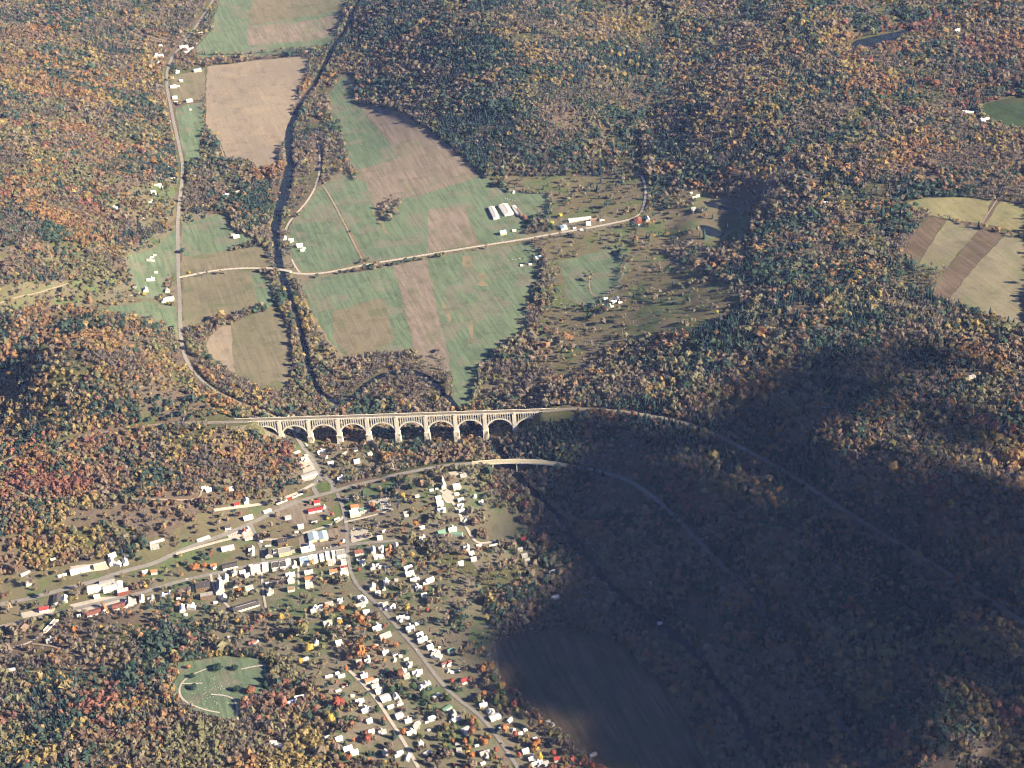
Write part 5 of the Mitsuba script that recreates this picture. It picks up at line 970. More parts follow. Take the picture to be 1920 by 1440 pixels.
ROOFS = {'W': (0.74, 0.74, 0.75), 'G': (0.36, 0.36, 0.37), 'D': (0.10, 0.095, 0.105), 'R': (0.38, 0.065, 0.07), 'M': (0.25, 0.11, 0.10), 'B': (0.40, 0.53, 0.68), 'N': (0.17, 0.32, 0.25), 'O': (0.46, 0.20, 0.11), 'T': (0.25, 0.19, 0.15)}
for k, c in WALLS.items(): diffuse('wall_' + k, c)
def roofing(c):
    def fn(p, n, uv): return mi.Color3f(c) * (0.84 + 0.3 * fbm(p.x / 1.7, p.y / 1.7, p.z / 1.1, 3))
    return fn
for k, c in ROOFS.items(): diffuse('roof_' + k, roofing(c))
diffuse('brick', (0.23, 0.10, 0.07))
diffuse('bark', (0.11, 0.085, 0.065))
diffuse('window_glass', (0.03, 0.035, 0.045))
for k, c in {'white': (0.78, 0.78, 0.78), 'silver': (0.45, 0.46, 0.48), 'black': (0.03, 0.03, 0.035), 'red': (0.42, 0.04, 0.04), 'blue': (0.06, 0.10, 0.24)}.items():
    prin('paint_' + k, c, 0.35, specular=0.5)
diffuse('stone', (0.55, 0.54, 0.52))
diffuse('cloud_white', (0.9, 0.9, 0.9))
TONES = {'orange': (0.37, 0.165, 0.07), 'yellow': (0.46, 0.32, 0.09), 'red': (0.28, 0.085, 0.065), 'rust': (0.23, 0.11, 0.07), 'brown': (0.19, 0.15, 0.125), 'olive': (0.15, 0.145, 0.075), 'green': (0.05, 0.08, 0.045), 'evergreen': (0.026, 0.048, 0.04), 'lime': (0.42, 0.43, 0.08)}
for k, c in TONES.items(): diffuse('leaves_' + k, c)

# ------------------------------------------------------------------ terrain
C = np.array(HEIGHTS, float)
ring = [(x, y, 110.0) for x, y in ((-8500, -3000), (0, -3500), (8500, -3000), (9000, 4000), (8500, 12000), (0, 13000), (-8500, 12000), (-9000, 4000))]
C = np.vstack([C, ring])
rbf = RBFInterpolator(C[:, :2] / 1000, C[:, 2], kernel='thin_plate_spline', smoothing=0.004)
def axis(a, b, step, lo, hi):
    mid = np.arange(a, b + step, step)
    out = [[], []]
    for k, (s, e, sgn) in enumerate(((mid[0], lo, -1), (mid[-1], hi, 1))):
        d, v = step, s
        while (e - v) * sgn > 0:
            d *= 1.35
            v = v + sgn * d
            out[k].append(v)
        out[k][-1] = e
    return np.array(out[0][::-1] + list(mid) + out[1])
GX = axis(-2250, 2250, 12.0, -9000, 9000)
GY = axis(1500, 7000, 12.0, -3000, 13000)
def vnoise(x, y, seed=0):
    i, j = np.floor(x).astype(np.int64), np.floor(y).astype(np.int64)
    fx, fy = x - i, y - j
    fx, fy = fx * fx * (3 - 2 * fx), fy * fy * (3 - 2 * fy)
    def h(a, b):
        k = (a * 374761393 + b * 668265263 + seed * 974634777) & 0xFFFFFFFF
        k = ((k ^ (k >> 13)) * 1274126177) & 0xFFFFFFFF
        return ((k ^ (k >> 16)) & 0xFFFFFF) / 16777215.0
    return (h(i, j) * (1 - fx) + h(i + 1, j) * fx) * (1 - fy) + (h(i, j + 1) * (1 - fx) + h(i + 1, j + 1) * fx) * fy
def vfbm(x, y, seed=0, octaves=4):
    return sum(0.5 ** (o + 1) * vnoise(x * 2 ** o, y * 2 ** o, seed + o) for o in range(octaves)) / (1 - 0.5 ** octaves)
def line_near(pts, x, y, step=4.0):
    """(distance to the polyline, its third coordinate there)"""
    p = np.array(pts, float)
    q = dense(p, step)
    d, i = cKDTree(q[:, :2]).query(np.stack([x, y], -1))
    return d, q[i, 2]
def dense(p, step):
    p = np.array(p, float)
    seg = np.linalg.norm(np.diff(p[:, :2], axis=0), axis=1)
    s = np.concatenate([[0], np.cumsum(seg)])
    n = max(2, int(s[-1] / step) + 1)
    t = np.linspace(0, s[-1], n)
    return np.stack([np.interp(t, s, p[:, k]) for k in range(p.shape[1])], -1)
def smooth_line(p, step=8.0, passes=3):
    q = dense(p, step)
    for _ in range(passes * 4):
        q[1:-1] = q[1:-1] * 0.5 + 0.25 * (q[:-2] + q[2:])
    return q
XX, YY = np.meshgrid(GX, GY)
ZZ = np.concatenate([rbf(np.stack([XX[i:i + 40].ravel(), YY[i:i + 40].ravel()], -1) / 1000).reshape(-1, len(GX)) for i in range(0, len(GY), 40)])
wild = np.clip((ZZ - 14) / 70, 0, 1)
ZZ = ZZ + wild * (16 * (vfbm(XX / 260, YY / 260, 3) - 0.5) + 7 * (vfbm(XX / 70, YY / 70, 9, 3) - 0.5))
out = np.maximum(np.maximum(np.abs(XX) - 2700, 1000 - YY), YY - 7600)
ZZ = np.where(out > 0, ZZ + (110 - ZZ) * np.clip(out / 1500, 0, 1), ZZ)
for pts, flat, ease in ((RAIL, 8, 26), (RAIL2, 8, 30), (GRADE, 8, 26), (GRADE2, 8, 26)):
    d, z = line_near(pts, XX.ravel(), YY.ravel())
    w = np.clip((d - flat) / ease, 0, 1).reshape(ZZ.shape)
    w = w * w * (3 - 2 * w)
    ZZ = z.reshape(ZZ.shape) * (1 - w) + ZZ * w
def side_of(pts, x, y):
    """distance to the line, positive on its left hand, and how far along it (0 to 1)"""
    q = dense(np.array(pts, float)[:, :2], 4.0)
    t = np.gradient(q, axis=0)
    d, i = cKDTree(q).query(np.stack([x, y], -1))
    s = np.sign(t[i, 0] * (y - q[i, 1]) - t[i, 1] * (x - q[i, 0]))
    return d * s, i / (len(q) - 1)
def ss(a, b, t):
    t = np.clip((t - a) / (b - a), 0, 1)
    return t * t * (3 - 2 * t)
for pts, rise, a0, crest in ((RAIL2, 46.0, 0.42, 0.0), (GRADE2, 34.0, 0.36, 0.0)):   # deep side cuts: a steep bank on the uphill hand, a low spoil bank on the other
    d, u = side_of(pts, XX.ravel(), YY.ravel())
    d, u = d.reshape(ZZ.shape), u.reshape(ZZ.shape)
    on = ss(a0 - 0.12, a0 + 0.12, u) * (u < 0.999)
    ZZ = ZZ + on * (rise * ss(8, 40, d) * (1 - ss(60, 260, d)) + crest * ss(9, 24, -d) * (1 - ss(24, 60, -d)))
for pz, pts in POND_LEVEL:
    g = Polygon(pts)
    x0, y0, x1, y1 = g.bounds
    m = (XX > x0 - 90) & (XX < x1 + 90) & (YY > y0 - 90) & (YY < y1 + 90)
    d = shapely.distance(g, shapely.points(XX[m], YY[m]))
    w = np.clip((d - 18) / 60, 0, 1)
    ZZ[m] = pz * (1 - w) + ZZ[m] * w
def H(x, y):
    x, y = np.asarray(x, float), np.asarray(y, float)
    i = np.clip(np.searchsorted(GX, x) - 1, 0, len(GX) - 2)
    j = np.clip(np.searchsorted(GY, y) - 1, 0, len(GY) - 2)
    u, v = (x - GX[i]) / (GX[i + 1] - GX[i]), (y - GY[j]) / (GY[j + 1] - GY[j])
    a, b, c, d = ZZ[j, i], ZZ[j, i + 1], ZZ[j + 1, i + 1], ZZ[j + 1, i]
    return np.where(u > v, a + (b - a) * u + (c - b) * v, a + (c - d) * u + (d - a) * v)
nx, ny = len(GX), len(GY)
I, J = np.meshgrid(np.arange(nx - 1), np.arange(ny - 1))
a = (J * nx + I).ravel()
F = np.vstack([np.stack([a, a + 1, a + nx + 1], -1), np.stack([a, a + nx + 1, a + nx], -1)])
def struct(key, shape, label=None):
    k = numbered(key)
    scene[k] = shape
    labels[k] = {'kind': 'structure', **({'label': label} if label else {})}
    return k
def numbered(key):
    if key not in used:
        used[key] = 0
        return key
    used[key] += 1
    return f'{key}_{used[key]:03d}'
used = {}
struct('ground', mikit.ply((np.stack([XX.ravel(), YY.ravel(), ZZ.ravel()], -1), F), 'leaf_litter', smooth=True), 'wooded valley floor and hillsides under brown leaf litter')

# ------------------------------------------------------------------ fields, roads, water
def ragged(pts, amp=3.0, step=9.0, seed=0):
    p = dense(np.vstack([pts, pts[:1]]), step)[:-1]
    n = np.stack([vnoise(p[:, 0] / 23, p[:, 1] / 23, seed), vnoise(p[:, 0] / 23, p[:, 1] / 23, seed + 5)], -1) - 0.5
    g = Polygon(p + n * 2 * amp).buffer(0)
    return max(g.geoms, key=lambda q: q.area) if g.geom_type == 'MultiPolygon' else g
def drape(poly, lift, step=14.0):
    x0, y0, x1, y1 = poly.bounds
    gx, gy = np.meshgrid(np.arange(x0, x1, step), np.arange(y0, y1, step))
    q = np.stack([gx.ravel(), gy.ravel()], -1)
    q = q[shapely.contains_xy(poly.buffer(-step * 0.45), q[:, 0], q[:, 1])]
    b = np.array(poly.exterior.segmentize(10.0).coords)[:-1]
    v = np.vstack([b, q])
    f = Delaunay(v).simplices
    c = v[f].mean(1)
    f = f[shapely.contains_xy(poly, c[:, 0], c[:, 1])]
    e = np.cross(v[f[:, 1]] - v[f[:, 0]], v[f[:, 2]] - v[f[:, 0]])
    f[e < 0] = f[e < 0][:, ::-1]
    return np.column_stack([v, H(v[:, 0], v[:, 1]) + lift]), f
field_polys, keep_off = [], []
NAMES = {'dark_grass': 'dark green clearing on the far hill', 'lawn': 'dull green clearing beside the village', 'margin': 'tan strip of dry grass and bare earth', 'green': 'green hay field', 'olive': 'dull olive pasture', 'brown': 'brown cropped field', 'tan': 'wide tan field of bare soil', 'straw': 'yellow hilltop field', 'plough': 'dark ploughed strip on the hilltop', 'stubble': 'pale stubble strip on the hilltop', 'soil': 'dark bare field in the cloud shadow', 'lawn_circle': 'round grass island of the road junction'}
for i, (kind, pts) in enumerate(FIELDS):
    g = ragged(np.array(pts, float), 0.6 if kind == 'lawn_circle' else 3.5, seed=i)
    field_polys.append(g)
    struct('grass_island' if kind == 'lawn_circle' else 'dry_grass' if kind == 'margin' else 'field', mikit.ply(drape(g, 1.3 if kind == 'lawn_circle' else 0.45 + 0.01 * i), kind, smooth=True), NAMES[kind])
for i, (kind, pts) in enumerate(GROUNDS):
    g = ragged(np.array(pts, float), 9.0, seed=30 + i)
    struct({'scrub': 'pasture', 'lawn': 'village_lawn', 'brown': 'bare_bank', 'olive': 'farm_grass'}[kind], mikit.ply(drape(g, 0.28 + 0.008 * i), kind, smooth=True), {'scrub': 'rough olive brown pasture', 'lawn': 'patchy green and brown village lawns', 'brown': 'bare brown bank at the end of the viaduct', 'olive': 'grass verges between the valley fields'}[kind])
yard_polys = []
for i, (kind, pts) in enumerate(YARDS):
    g = ragged(np.array(pts, float), 1.5, seed=50 + i)
    yard_polys.append(g)
    struct('yard', mikit.ply(drape(g, 0.85 + 0.01 * i), kind, smooth=True), 'gravel yard')
def ribbon(pts, half, lift, cols=3, z=None):
    q = smooth_line(np.array(pts, float)[:, :2], 8.0, 2)
    t = np.gradient(q, axis=0)
    t /= np.linalg.norm(t, axis=1, keepdims=True)
    nrm = np.stack([-t[:, 1], t[:, 0]], -1)
    half = np.broadcast_to(half, (len(q),)) if np.ndim(half) == 0 else np.interp(np.linspace(0, 1, len(q)), np.linspace(0, 1, len(half)), half)
    k = np.linspace(1, -1, cols)
    v = q[:, None] + nrm[:, None] * (k[None, :, None] * half[:, None, None])
    zz = H(v[..., 0], v[..., 1]) + lift
    if z is not None: zz = np.broadcast_to(zz.min(1, keepdims=True), zz.shape)
    v = np.concatenate([v, zz[..., None]], -1)
    n = len(q)
    i, j = np.meshgrid(np.arange(n - 1), np.arange(cols - 1), indexing='ij')
    a = (i * cols + j).ravel()
    f = np.vstack([np.stack([a, a + cols + 1, a + 1], -1), np.stack([a, a + cols, a + cols + 1], -1)])
    f = f[:, ::-1]
    nz = np.cross(v.reshape(-1, 3)[f[0, 1]] - v.reshape(-1, 3)[f[0, 0]], v.reshape(-1, 3)[f[0, 2]] - v.reshape(-1, 3)[f[0, 0]])[2]
    return v.reshape(-1, 3), f if nz > 0 else f[:, ::-1], q
road_lines = {}
WIDE = {'hill_track': 9.0, 'upper_track': 7.0, 'cross_road': 16.0, 'valley_road': 8.0, 'river_lane': 8.0, 'farm_lane': 8.0, 'village_highway': 8.0, 'shaded_highway': 0.0, 'hill_street': 8.5, 'main_street': 7.0, 'lower_street': 7.0, 'east_street': 7.0, 'back_street': 6.0, 'north_street': 6.0}
for i, (name, half, kind, pts) in enumerate(ROADS):
    v, f, q = ribbon(pts, half, 1.0 + 0.015 * i)
    road_lines.setdefault(name, []).append((q, half))
    struct(name, mikit.ply((v, f), kind, smooth=True))
    keep_off.append((q, half + WIDE.get(name, 4.0)))
    if name == 'shaded_highway': keep_off.append((q[:int(len(q) * 0.45)], half + 8.0))
rw = np.array(RIVER, float)
v, f, q = ribbon(rw[:, :2], rw[:, 2], 0.7, cols=7)
struct('river', mikit.ply((v, f), 'water', smooth=True), 'dark winding creek')
k = int(len(q) * 0.44)
keep_off.append((q[:k], 13.0)); keep_off.append((q[k:], 8.0))
for i, (pz, pts) in enumerate(POND_LEVEL):
    g = ragged(np.array(pts, float), 1.0, seed=90 + i)
    field_polys.append(g.buffer(6))
    field_polys.append(shapely.affinity.translate(g, 0, -14).buffer(2))
    vv, ff = drape(g, 0.7)
    vv[:, 2] = pz + 0.5
    struct('pond', mikit.ply((vv, ff), 'water'), 'small dark pond')
for pts in (RAIL, RAIL2):
    v, f, q = ribbon(np.array(pts, float)[:, :2], 5.2, 0.75)
    struct('railway_bed', mikit.ply((v, f), 'ballast', smooth=True), 'ballasted railway line on a hillside ledge')
    keep_off.append((q, 10.5 if pts is RAIL else 8.0))

# ------------------------------------------------------------------ things: helpers
def thing(name, label=None, category=None, group=None):
    k = numbered(name)
    labels[k] = {}
    if label: labels[k]['label'] = label
    if category: labels[k]['category'] = category
    if group: labels[k]['group'] = group
    return k
def part(t, name, mesh, m, label=None, smooth=False, **more):
    k = numbered(t + '__' + name)
    scene[k] = mikit.ply(mesh, m, smooth=smooth) if not isinstance(mesh, dict) else {**mesh, **more}
    if label: labels[k] = {'label': label}
    return k
def join(ms):
    vs, fs, n = [], [], 0
    for v, f in ms:
        v, f = np.asarray(v, float), np.asarray(f, int)
        if f.shape[1] == 4: f = np.vstack([f[:, [0, 1, 2]], f[:, [0, 2, 3]]])
        vs.append(v); fs.append(f + n); n += len(v)
    return np.vstack(vs), np.vstack(fs)
BOXF = np.array([[0, 3, 2, 1], [4, 5, 6, 7], [0, 1, 5, 4], [1, 2, 6, 5], [2, 3, 7, 6], [3, 0, 4, 7]])
def hexa(b, t): return np.vstack([b, t]), BOXF
def rect(x0, x1, y0, y1, z): return np.array([[x0, y0, z], [x1, y0, z], [x1, y1, z], [x0, y1, z]], float)
def bx(x0, x1, y0, y1, z0, z1): return hexa(rect(x0, x1, y0, y1, z0), rect(x0, x1, y0, y1, z1))
def frame(mesh, x, y, z, ang):
    v, f = mesh
    c, s = math.cos(ang), math.sin(ang)
    v = np.asarray(v, float)
    return np.column_stack([v[:, 0] * c - v[:, 1] * s + x, v[:, 0] * s + v[:, 1] * c + y, v[:, 2] + z]), f

# ------------------------------------------------------------------ the railway viaduct
VA, VB = np.array(VIADUCT[0], float), np.array(VIADUCT[1], float)
VL = np.linalg.norm(VB - VA)
va = math.atan2(VB[1] - VA[1], VB[0] - VA[0])
DZ, SPAN, ZS = 73.0, VL / 10, 28.5
def vd(mesh): return frame(mesh, VA[0], VA[1], 0, va)
def vpoint(s, t=0.0): return VA + np.array([math.cos(va) * s - math.sin(va) * t, math.sin(va) * s + math.cos(va) * t])
via = thing('railway_viaduct', 'long pale concrete railway viaduct of ten open spandrel arches crossing the valley', 'viaduct')
PW = 4.2
def prism(poly, t0, t1):
    m = trimesh.creation.extrude_polygon(poly, t1 - t0)
    v = np.array(m.vertices)
    return np.column_stack([v[:, 0], t1 - v[:, 2], v[:, 1]]), np.array(m.faces)
for k in range(0, 11):
    s = k * SPAN
    x, y = vpoint(s)
    g = float(H(x, y)) - 4
    end = k in (0, 10)
    p = part(via, 'pier', vd(bx(s - PW, s + PW, -5.9, 5.9, max(ZS, g), DZ - 2.4)), 'concrete')
    if g < ZS:
        w = 5.2 + (ZS - g) * 0.05
        part(p, 'base', vd(hexa(rect(s - w, s + w, -6.6 - (w - 5.2), 6.6 + (w - 5.2), g), rect(s - 5.4, s + 5.4, -6.8, 6.8, ZS - 0.6))), 'stained_concrete')
        part(p, 'coping', vd(bx(s - 5.9, s + 5.9, -7.3, 7.3, ZS - 0.6, ZS + 0.6)), 'concrete')
    part(via, 'refuge', vd(join([bx(s - 2.6, s + 2.6, -7.2, -6.0, DZ - 2.4, DZ + 0.6), bx(s - 2.6, s + 2.6, 6.0, 7.2, DZ - 2.4, DZ + 0.6)])), 'concrete')
R = SPAN / 2 - PW
NB = 11
for k in range(10):
    s0, cx = k * SPAN, (k + 0.5) * SPAN
    th = np.linspace(math.pi, 0, 41)
    zi = 27.3
    inner = np.stack([cx + R * np.cos(th), ZS + zi * np.sin(th)], -1)
    thick = 2.3 + 1.6 * np.abs(np.cos(th))
    outer = np.stack([cx + (R + thick) * np.cos(th), ZS + (zi + thick) * np.sin(th)], -1)
    outer[:, 0] = np.clip(outer[:, 0], s0 + PW - 0.6, s0 + SPAN - PW + 0.6)
    ringp = Polygon(np.vstack([outer, inner[::-1]])).buffer(0)
    if ringp.geom_type != 'Polygon': ringp = max(ringp.geoms, key=lambda q: q.area)
    part(via, 'arch', vd(prism(ringp, -4.9, 4.9)), 'concrete', smooth=25)
    bay = (SPAN - 2 * PW) / NB
    zt = DZ - 2.4
    arcade = sbox(s0 + PW + 0.01, zt - 3.6, s0 + SPAN - PW - 0.01, zt)
    for b in range(NB):
        c = s0 + PW + (b + 0.5) * bay
        r = bay / 2 - 0.75
        arcade = arcade.difference(shapely.union(shapely.Point(c, zt - 1.1 - r).buffer(r, 8), sbox(c - r, zt - 9, c + r, zt - 1.1 - r)))
    gs = list(arcade.geoms) if arcade.geom_type == 'MultiPolygon' else [arcade]
    part(via, 'arcade', vd(join([prism(q, -5.2, 5.2) for q in gs])), 'concrete')
    for b in range(1, NB):
        c = s0 + PW + b * bay
        off = (c - cx) / (R + 2.6)
        zb = ZS + (zi + 2.3) * math.sqrt(max(0.0, 1 - off * off)) - 1.0
        part(via, 'spandrel_column', vd(bx(c - 0.74, c + 0.74, -5.15, 5.15, zb, zt - 3.58)), 'concrete')
part(via, 'deck', vd(bx(-34, VL + 34, -5.9, 5.9, DZ - 2.39, DZ - 1.0)), 'concrete')
for t in (-1, 1):
    part(via, 'parapet', vd(bx(-34, VL + 34, min(t * 6.3, t * 5.5), max(t * 6.3, t * 5.5), DZ - 1.6, DZ + 0.35)), 'concrete')
part(via, 'ballast', vd(bx(-33.9, VL + 33.9, -5.48, 5.48, DZ - 0.99, DZ - 0.55)), 'ballast')
for t in (-2.9, -1.4, 1.4, 2.9):
    part(via, 'rail', vd(bx(-33.8, VL + 33.8, t - 0.09, t + 0.09, DZ - 0.54, DZ - 0.3)), 'rail_steel')
for s0, s1 in ((-34, -PW - 0.02), (VL + PW + 0.02, VL + 34)):
    zz = min(float(H(*vpoint(s, t))) for s in (s0, s1) for t in (-6, 6)) - 6
    part(via, 'abutment', vd(bx(s0, s1, -5.6, 5.6, zz, DZ - 2.41)), 'concrete')

# ------------------------------------------------------------------ road bridges
def offset_strip(q, z, l, r, z0, z1):
    """a bar along the 3-D line q between the offsets l and r and the heights z + z0 and z + z1"""
    t = np.gradient(q, axis=0); t /= np.linalg.norm(t, axis=1, keepdims=True)
    n = np.stack([-t[:, 1], t[:, 0]], -1)
    k = len(q)
    v = np.vstack([np.column_stack([q + n * o, z + h]) for o, h in ((l, z0), (r, z0), (r, z1), (l, z1))])
    f = []
    for i in range(k - 1):
        for a in range(4):
            b = (a + 1) % 4
            f.append([a * k + i, b * k + i, b * k + i + 1, a * k + i + 1])
    f += [[0, 3 * k, 2 * k, k], [k - 1, 2 * k - 1, 3 * k - 1, 4 * k - 1]]
    return v, np.array(f)
def bridge(name, label, pts, half, piers, deckm, depth=1.8, wall=0.9):
    q3 = smooth_line(np.array(pts, float), 7.0, 2)
    q, z = q3[:, :2], q3[:, 2]
    t = thing(name, label, 'bridge')
    part(t, 'deck', offset_strip(q, z, -half, half, -0.4, 1.05), deckm)
    part(t, 'girder', offset_strip(q, z, -half + 1.2, half - 1.2, -depth - 0.4, -0.41), 'concrete')
    for s in (-1, 1): part(t, 'parapet', offset_strip(q, z, s * half, s * (half + 0.5), -0.8, 1.05 + wall), 'concrete')
    for u in piers:
        i = int(round(u * (len(q) - 1)))
        d = q[min(i + 1, len(q) - 1)] - q[max(i - 1, 0)]
        a = math.atan2(d[1], d[0])
        g = float(H(*q[i])) - 3
        p = part(t, 'pier', frame(join([bx(-1.0, 1.0, o - 1.0, o + 1.0, g, z[i] - depth - 2.0) for o in (-half * 0.55, half * 0.55)]), q[i, 0], q[i, 1], 0, a), 'concrete')
        part(p, 'cap', frame(bx(-1.2, 1.2, -half * 0.85, half * 0.85, z[i] - depth - 2.0, z[i] - depth - 0.42), q[i, 0], q[i, 1], 0, a), 'concrete')
    for i in (0, len(q) - 1):
        d = q[min(i + 1, len(q) - 1)] - q[max(i - 1, 0)]
        part(t, 'abutment', frame(bx(-2.5, 2.5, -half + 0.5, half - 0.5, float(H(*q[i])) - 6, z[i] - 0.42), q[i, 0], q[i, 1], 0, math.atan2(d[1], d[0])), 'concrete')
    keep_off.append((q, half + 5.0))
    return t
bridge('curved_road_bridge', 'curved beige highway bridge on slim piers, partly in cloud shadow', CURVED, 6.4, (0.22, 0.45, 0.68), 'bridge_deck', 2.0, 0.9)
bridge('river_bridge', 'short pale road bridge across the dark creek between the fields', CROSSING, 4.2, (0.5,), 'gravel', 1.2, 1.0)
bridge('creek_bridge', 'small road bridge with white parapets below the village sheds', CREEKX, 3.6, (), 'gravel', 1.0, 1.2)

# ------------------------------------------------------------------ buildings
def gable_walls(L, W, h, rise, x=0, y=0, ang=0, base=-3):
    l, w = L / 2, W / 2
    v = np.array([[-l, -w, base], [l, -w, base], [l, w, base], [-l, w, base], [-l, -w, h], [l, -w, h], [l, w, h], [-l, w, h], [-l, 0, h + rise], [l, 0, h + rise]])
    f = np.array([[0, 1, 5], [0, 5, 4], [2, 3, 7], [2, 7, 6], [1, 2, 6], [1, 6, 5], [5, 6, 9], [3, 0, 4], [3, 4, 7], [7, 4, 8]])
    return frame((v, f), x, y, 0, ang)
def gable_roof(L, W, h, rise, x=0, y=0, ang=0, o=0.45, th=0.25):
    l, w = L / 2 + o, W / 2 + o
    d = rise * o / (W / 2)
    def slab(s):
        b = np.array([[-l, 0, h + rise], [l, 0, h + rise], [l, s * w, h - d], [-l, s * w, h - d]])
        t = b + [0, 0, th]
        return hexa(b, t) if s < 0 else hexa(b[::-1], t[::-1])
    return frame(join([slab(-1), slab(1)]), x, y, 0, ang)
house_xy, house_r = [], []
KIND = {'g': 'house', 'c': 'house', 's': 'shed', 't': 'trailer_home', 'b': 'barn', 'f': 'shop_building', 'h': 'church'}
for (x, y, L, W, ang, st, wc, rc, label) in HOUSES:
    a = math.radians(ang)
    g = min(float(H(x + dx, y + dy)) for dx in (-L / 3, L / 3) for dy in (-W / 3, W / 3)) + 0.6
    r = random.Random(int(x * 7 + y * 13))
    wm, rm = 'wall_' + wc, 'roof_' + rc
    t = thing(KIND[st], label, {'trailer_home': 'trailer', 'shop_building': 'shop'}.get(KIND[st], KIND[st]))
    house_xy.append((x, y)); house_r.append(max(L, W) / 2)
    swap = W > L
    l, w = (W, L) if swap else (L, W)
    a2 = a + (math.pi / 2 if swap else 0)
    P = lambda m: frame(m, x, y, g, a2)
    if st in ('g', 'c'):
        h = r.uniform(4.8, 6.2) if min(L, W) > 7 else r.uniform(3.0, 4.0)
        rise = w * r.uniform(0.32, 0.45)
        if st == 'g':
            wall = part(t, 'wall', P(gable_walls(l, w, h, rise)), wm)
            roof = part(t, 'roof', P(gable_roof(l, w, h, rise)), rm)
        else:
            w1 = w * 0.62
            s = r.choice((-1, 1))
            rise = w1 * 0.42
            wall = part(t, 'wall', P(join([gable_walls(l, w1, h, rise, 0, s * (w - w1) / 2), gable_walls(w * 0.98, l * 0.42, h - 0.3, l * 0.42 * 0.42, r.uniform(-0.12, 0.2) * l, 0, math.pi / 2)])), wm)
            rx = 0
            roof = part(t, 'roof', P(join([gable_roof(l, w1, h, rise, 0, s * (w - w1) / 2)])), rm)
            r2 = random.Random(int(x * 7 + y * 13)); r2.uniform(0, 1); r2.uniform(0, 1); r2.choice((-1, 1)); off = r2.uniform(-0.12, 0.2) * l
            part(t, 'wing_roof', P(gable_roof(w * 0.98, l * 0.42, h - 0.3, l * 0.42 * 0.42, off, 0, math.pi / 2)), rm)
            if r.random() < 0.7:
                part(t, 'porch', P(bx(-l * 0.5, -l * 0.05, -s * w * 0.12 - (1 if s > 0 else -1) * 2.2 - 1.1, -s * w * 0.12 - (1 if s > 0 else -1) * 2.2 + 1.1, 2.5, 2.75)), 'roof_G')
        if r.random() < 0.5 and min(L, W) > 7:
            part(t, 'chimney', P(bx(l * 0.22, l * 0.22 + 0.8, -0.4, 0.4, h, h + rise + 1.1)), 'brick')
        if min(L, W) > 7:
            fr = w / 2 if st == 'g' else None
            if fr:
                for wx in (-0.28, 0.28):
                    part(t, 'window', P(join([bx(wx * l - 0.6, wx * l + 0.6, -fr - 0.05, -fr + 0.2, z, z + 1.5) for z in (1.0, h - 2.0)] if h > 4.6 else [bx(wx * l - 0.6, wx * l + 0.6, -fr - 0.05, -fr + 0.2, 1.0, 2.3)])), 'window_glass')
    elif st == 's':
        h, rise = 2.4, w * 0.3
        part(t, 'wall', P(gable_walls(l, w, h, rise)), wm)
        part(t, 'roof', P(gable_roof(l, w, h, rise, o=0.25, th=0.15)), rm)
    elif st == 't':
        part(t, 'wall', P(gable_walls(l, w, 2.9, 0.5)), wm)
        part(t, 'roof', P(gable_roof(l, w, 2.9, 0.5, o=0.2, th=0.12)), rm)
        part(t, 'window', P(join([bx(k * l - 0.7, k * l + 0.7, -w / 2 - 0.05, -w / 2 + 0.2, 1.2, 2.3) for k in (-0.33, 0, 0.33)])), 'window_glass')
    elif st == 'b':
        h, rise = r.uniform(5.0, 6.5), w * 0.13
        part(t, 'wall', P(gable_walls(l, w, h, rise)), wm)
        part(t, 'roof', P(gable_roof(l, w, h, rise, o=0.5)), rm)
        part(t, 'door', P(bx(-1.8, 1.8, -w / 2 - 0.12, -w / 2 + 0.3, 0, 3.8)), 'roof_G')
        if l > 40:
            part(t, 'vent', P(bx(-l * 0.4, l * 0.4, -0.5, 0.5, h + rise + 0.2, h + rise + 0.8)), 'roof_G')
    elif st == 'f':
        h = r.uniform(6.0, 8.5)
        part(t, 'wall', P(join([bx(-l / 2, l / 2, -w / 2, w / 2, -3, h)])), wm)
        rim = [bx(-l / 2 - 0.02, l / 2 + 0.02, -w / 2 - 0.02, -w / 2 + 0.3, h, h + 0.8), bx(-l / 2 - 0.02, l / 2 + 0.02, w / 2 - 0.3, w / 2 + 0.02, h, h + 0.8), bx(-l / 2 - 0.02, -l / 2 + 0.3, -w / 2 + 0.3, w / 2 - 0.3, h, h + 0.8), bx(l / 2 - 0.3, l / 2 + 0.02, -w / 2 + 0.3, w / 2 - 0.3, h, h + 0.8)]
        part(t, 'parapet', P(join(rim)), wm)
        part(t, 'roof', P(bx(-l / 2 + 0.3, l / 2 - 0.3, -w / 2 + 0.3, w / 2 - 0.3, h - 0.1, h + 0.15)), rm)
        part(t, 'vent', P(bx(l * 0.1, l * 0.1 + 1.4, -0.8, 0.8, h + 0.15, h + 1.2)), 'roof_G')
        n = max(2, int(l / 3.5))
        part(t, 'window', P(join([bx(-l / 2 + (k + 0.5) * l / n - 0.6, -l / 2 + (k + 0.5) * l / n + 0.6, -w / 2 - 0.05, -w / 2 + 0.2, z, z + 1.6) for k in range(n) for z in (1.2, h - 2.6)])), 'window_glass')
    else:
        h, rise = 7.0, w * 0.6
        part(t, 'wall', P(gable_walls(l, w, h, rise)), wm)
        part(t, 'roof', P(gable_roof(l, w, h, rise)), rm)
        tw = part(t, 'tower', P(bx(l / 2 - 4.0, l / 2 + 0.3, -2.1, 2.1, -3, h + rise + 3)), wm)
        b = rect(l / 2 - 4.2, l / 2 + 0.5, -2.3, 2.3, h + rise + 3)
        cxx = l / 2 - 1.85
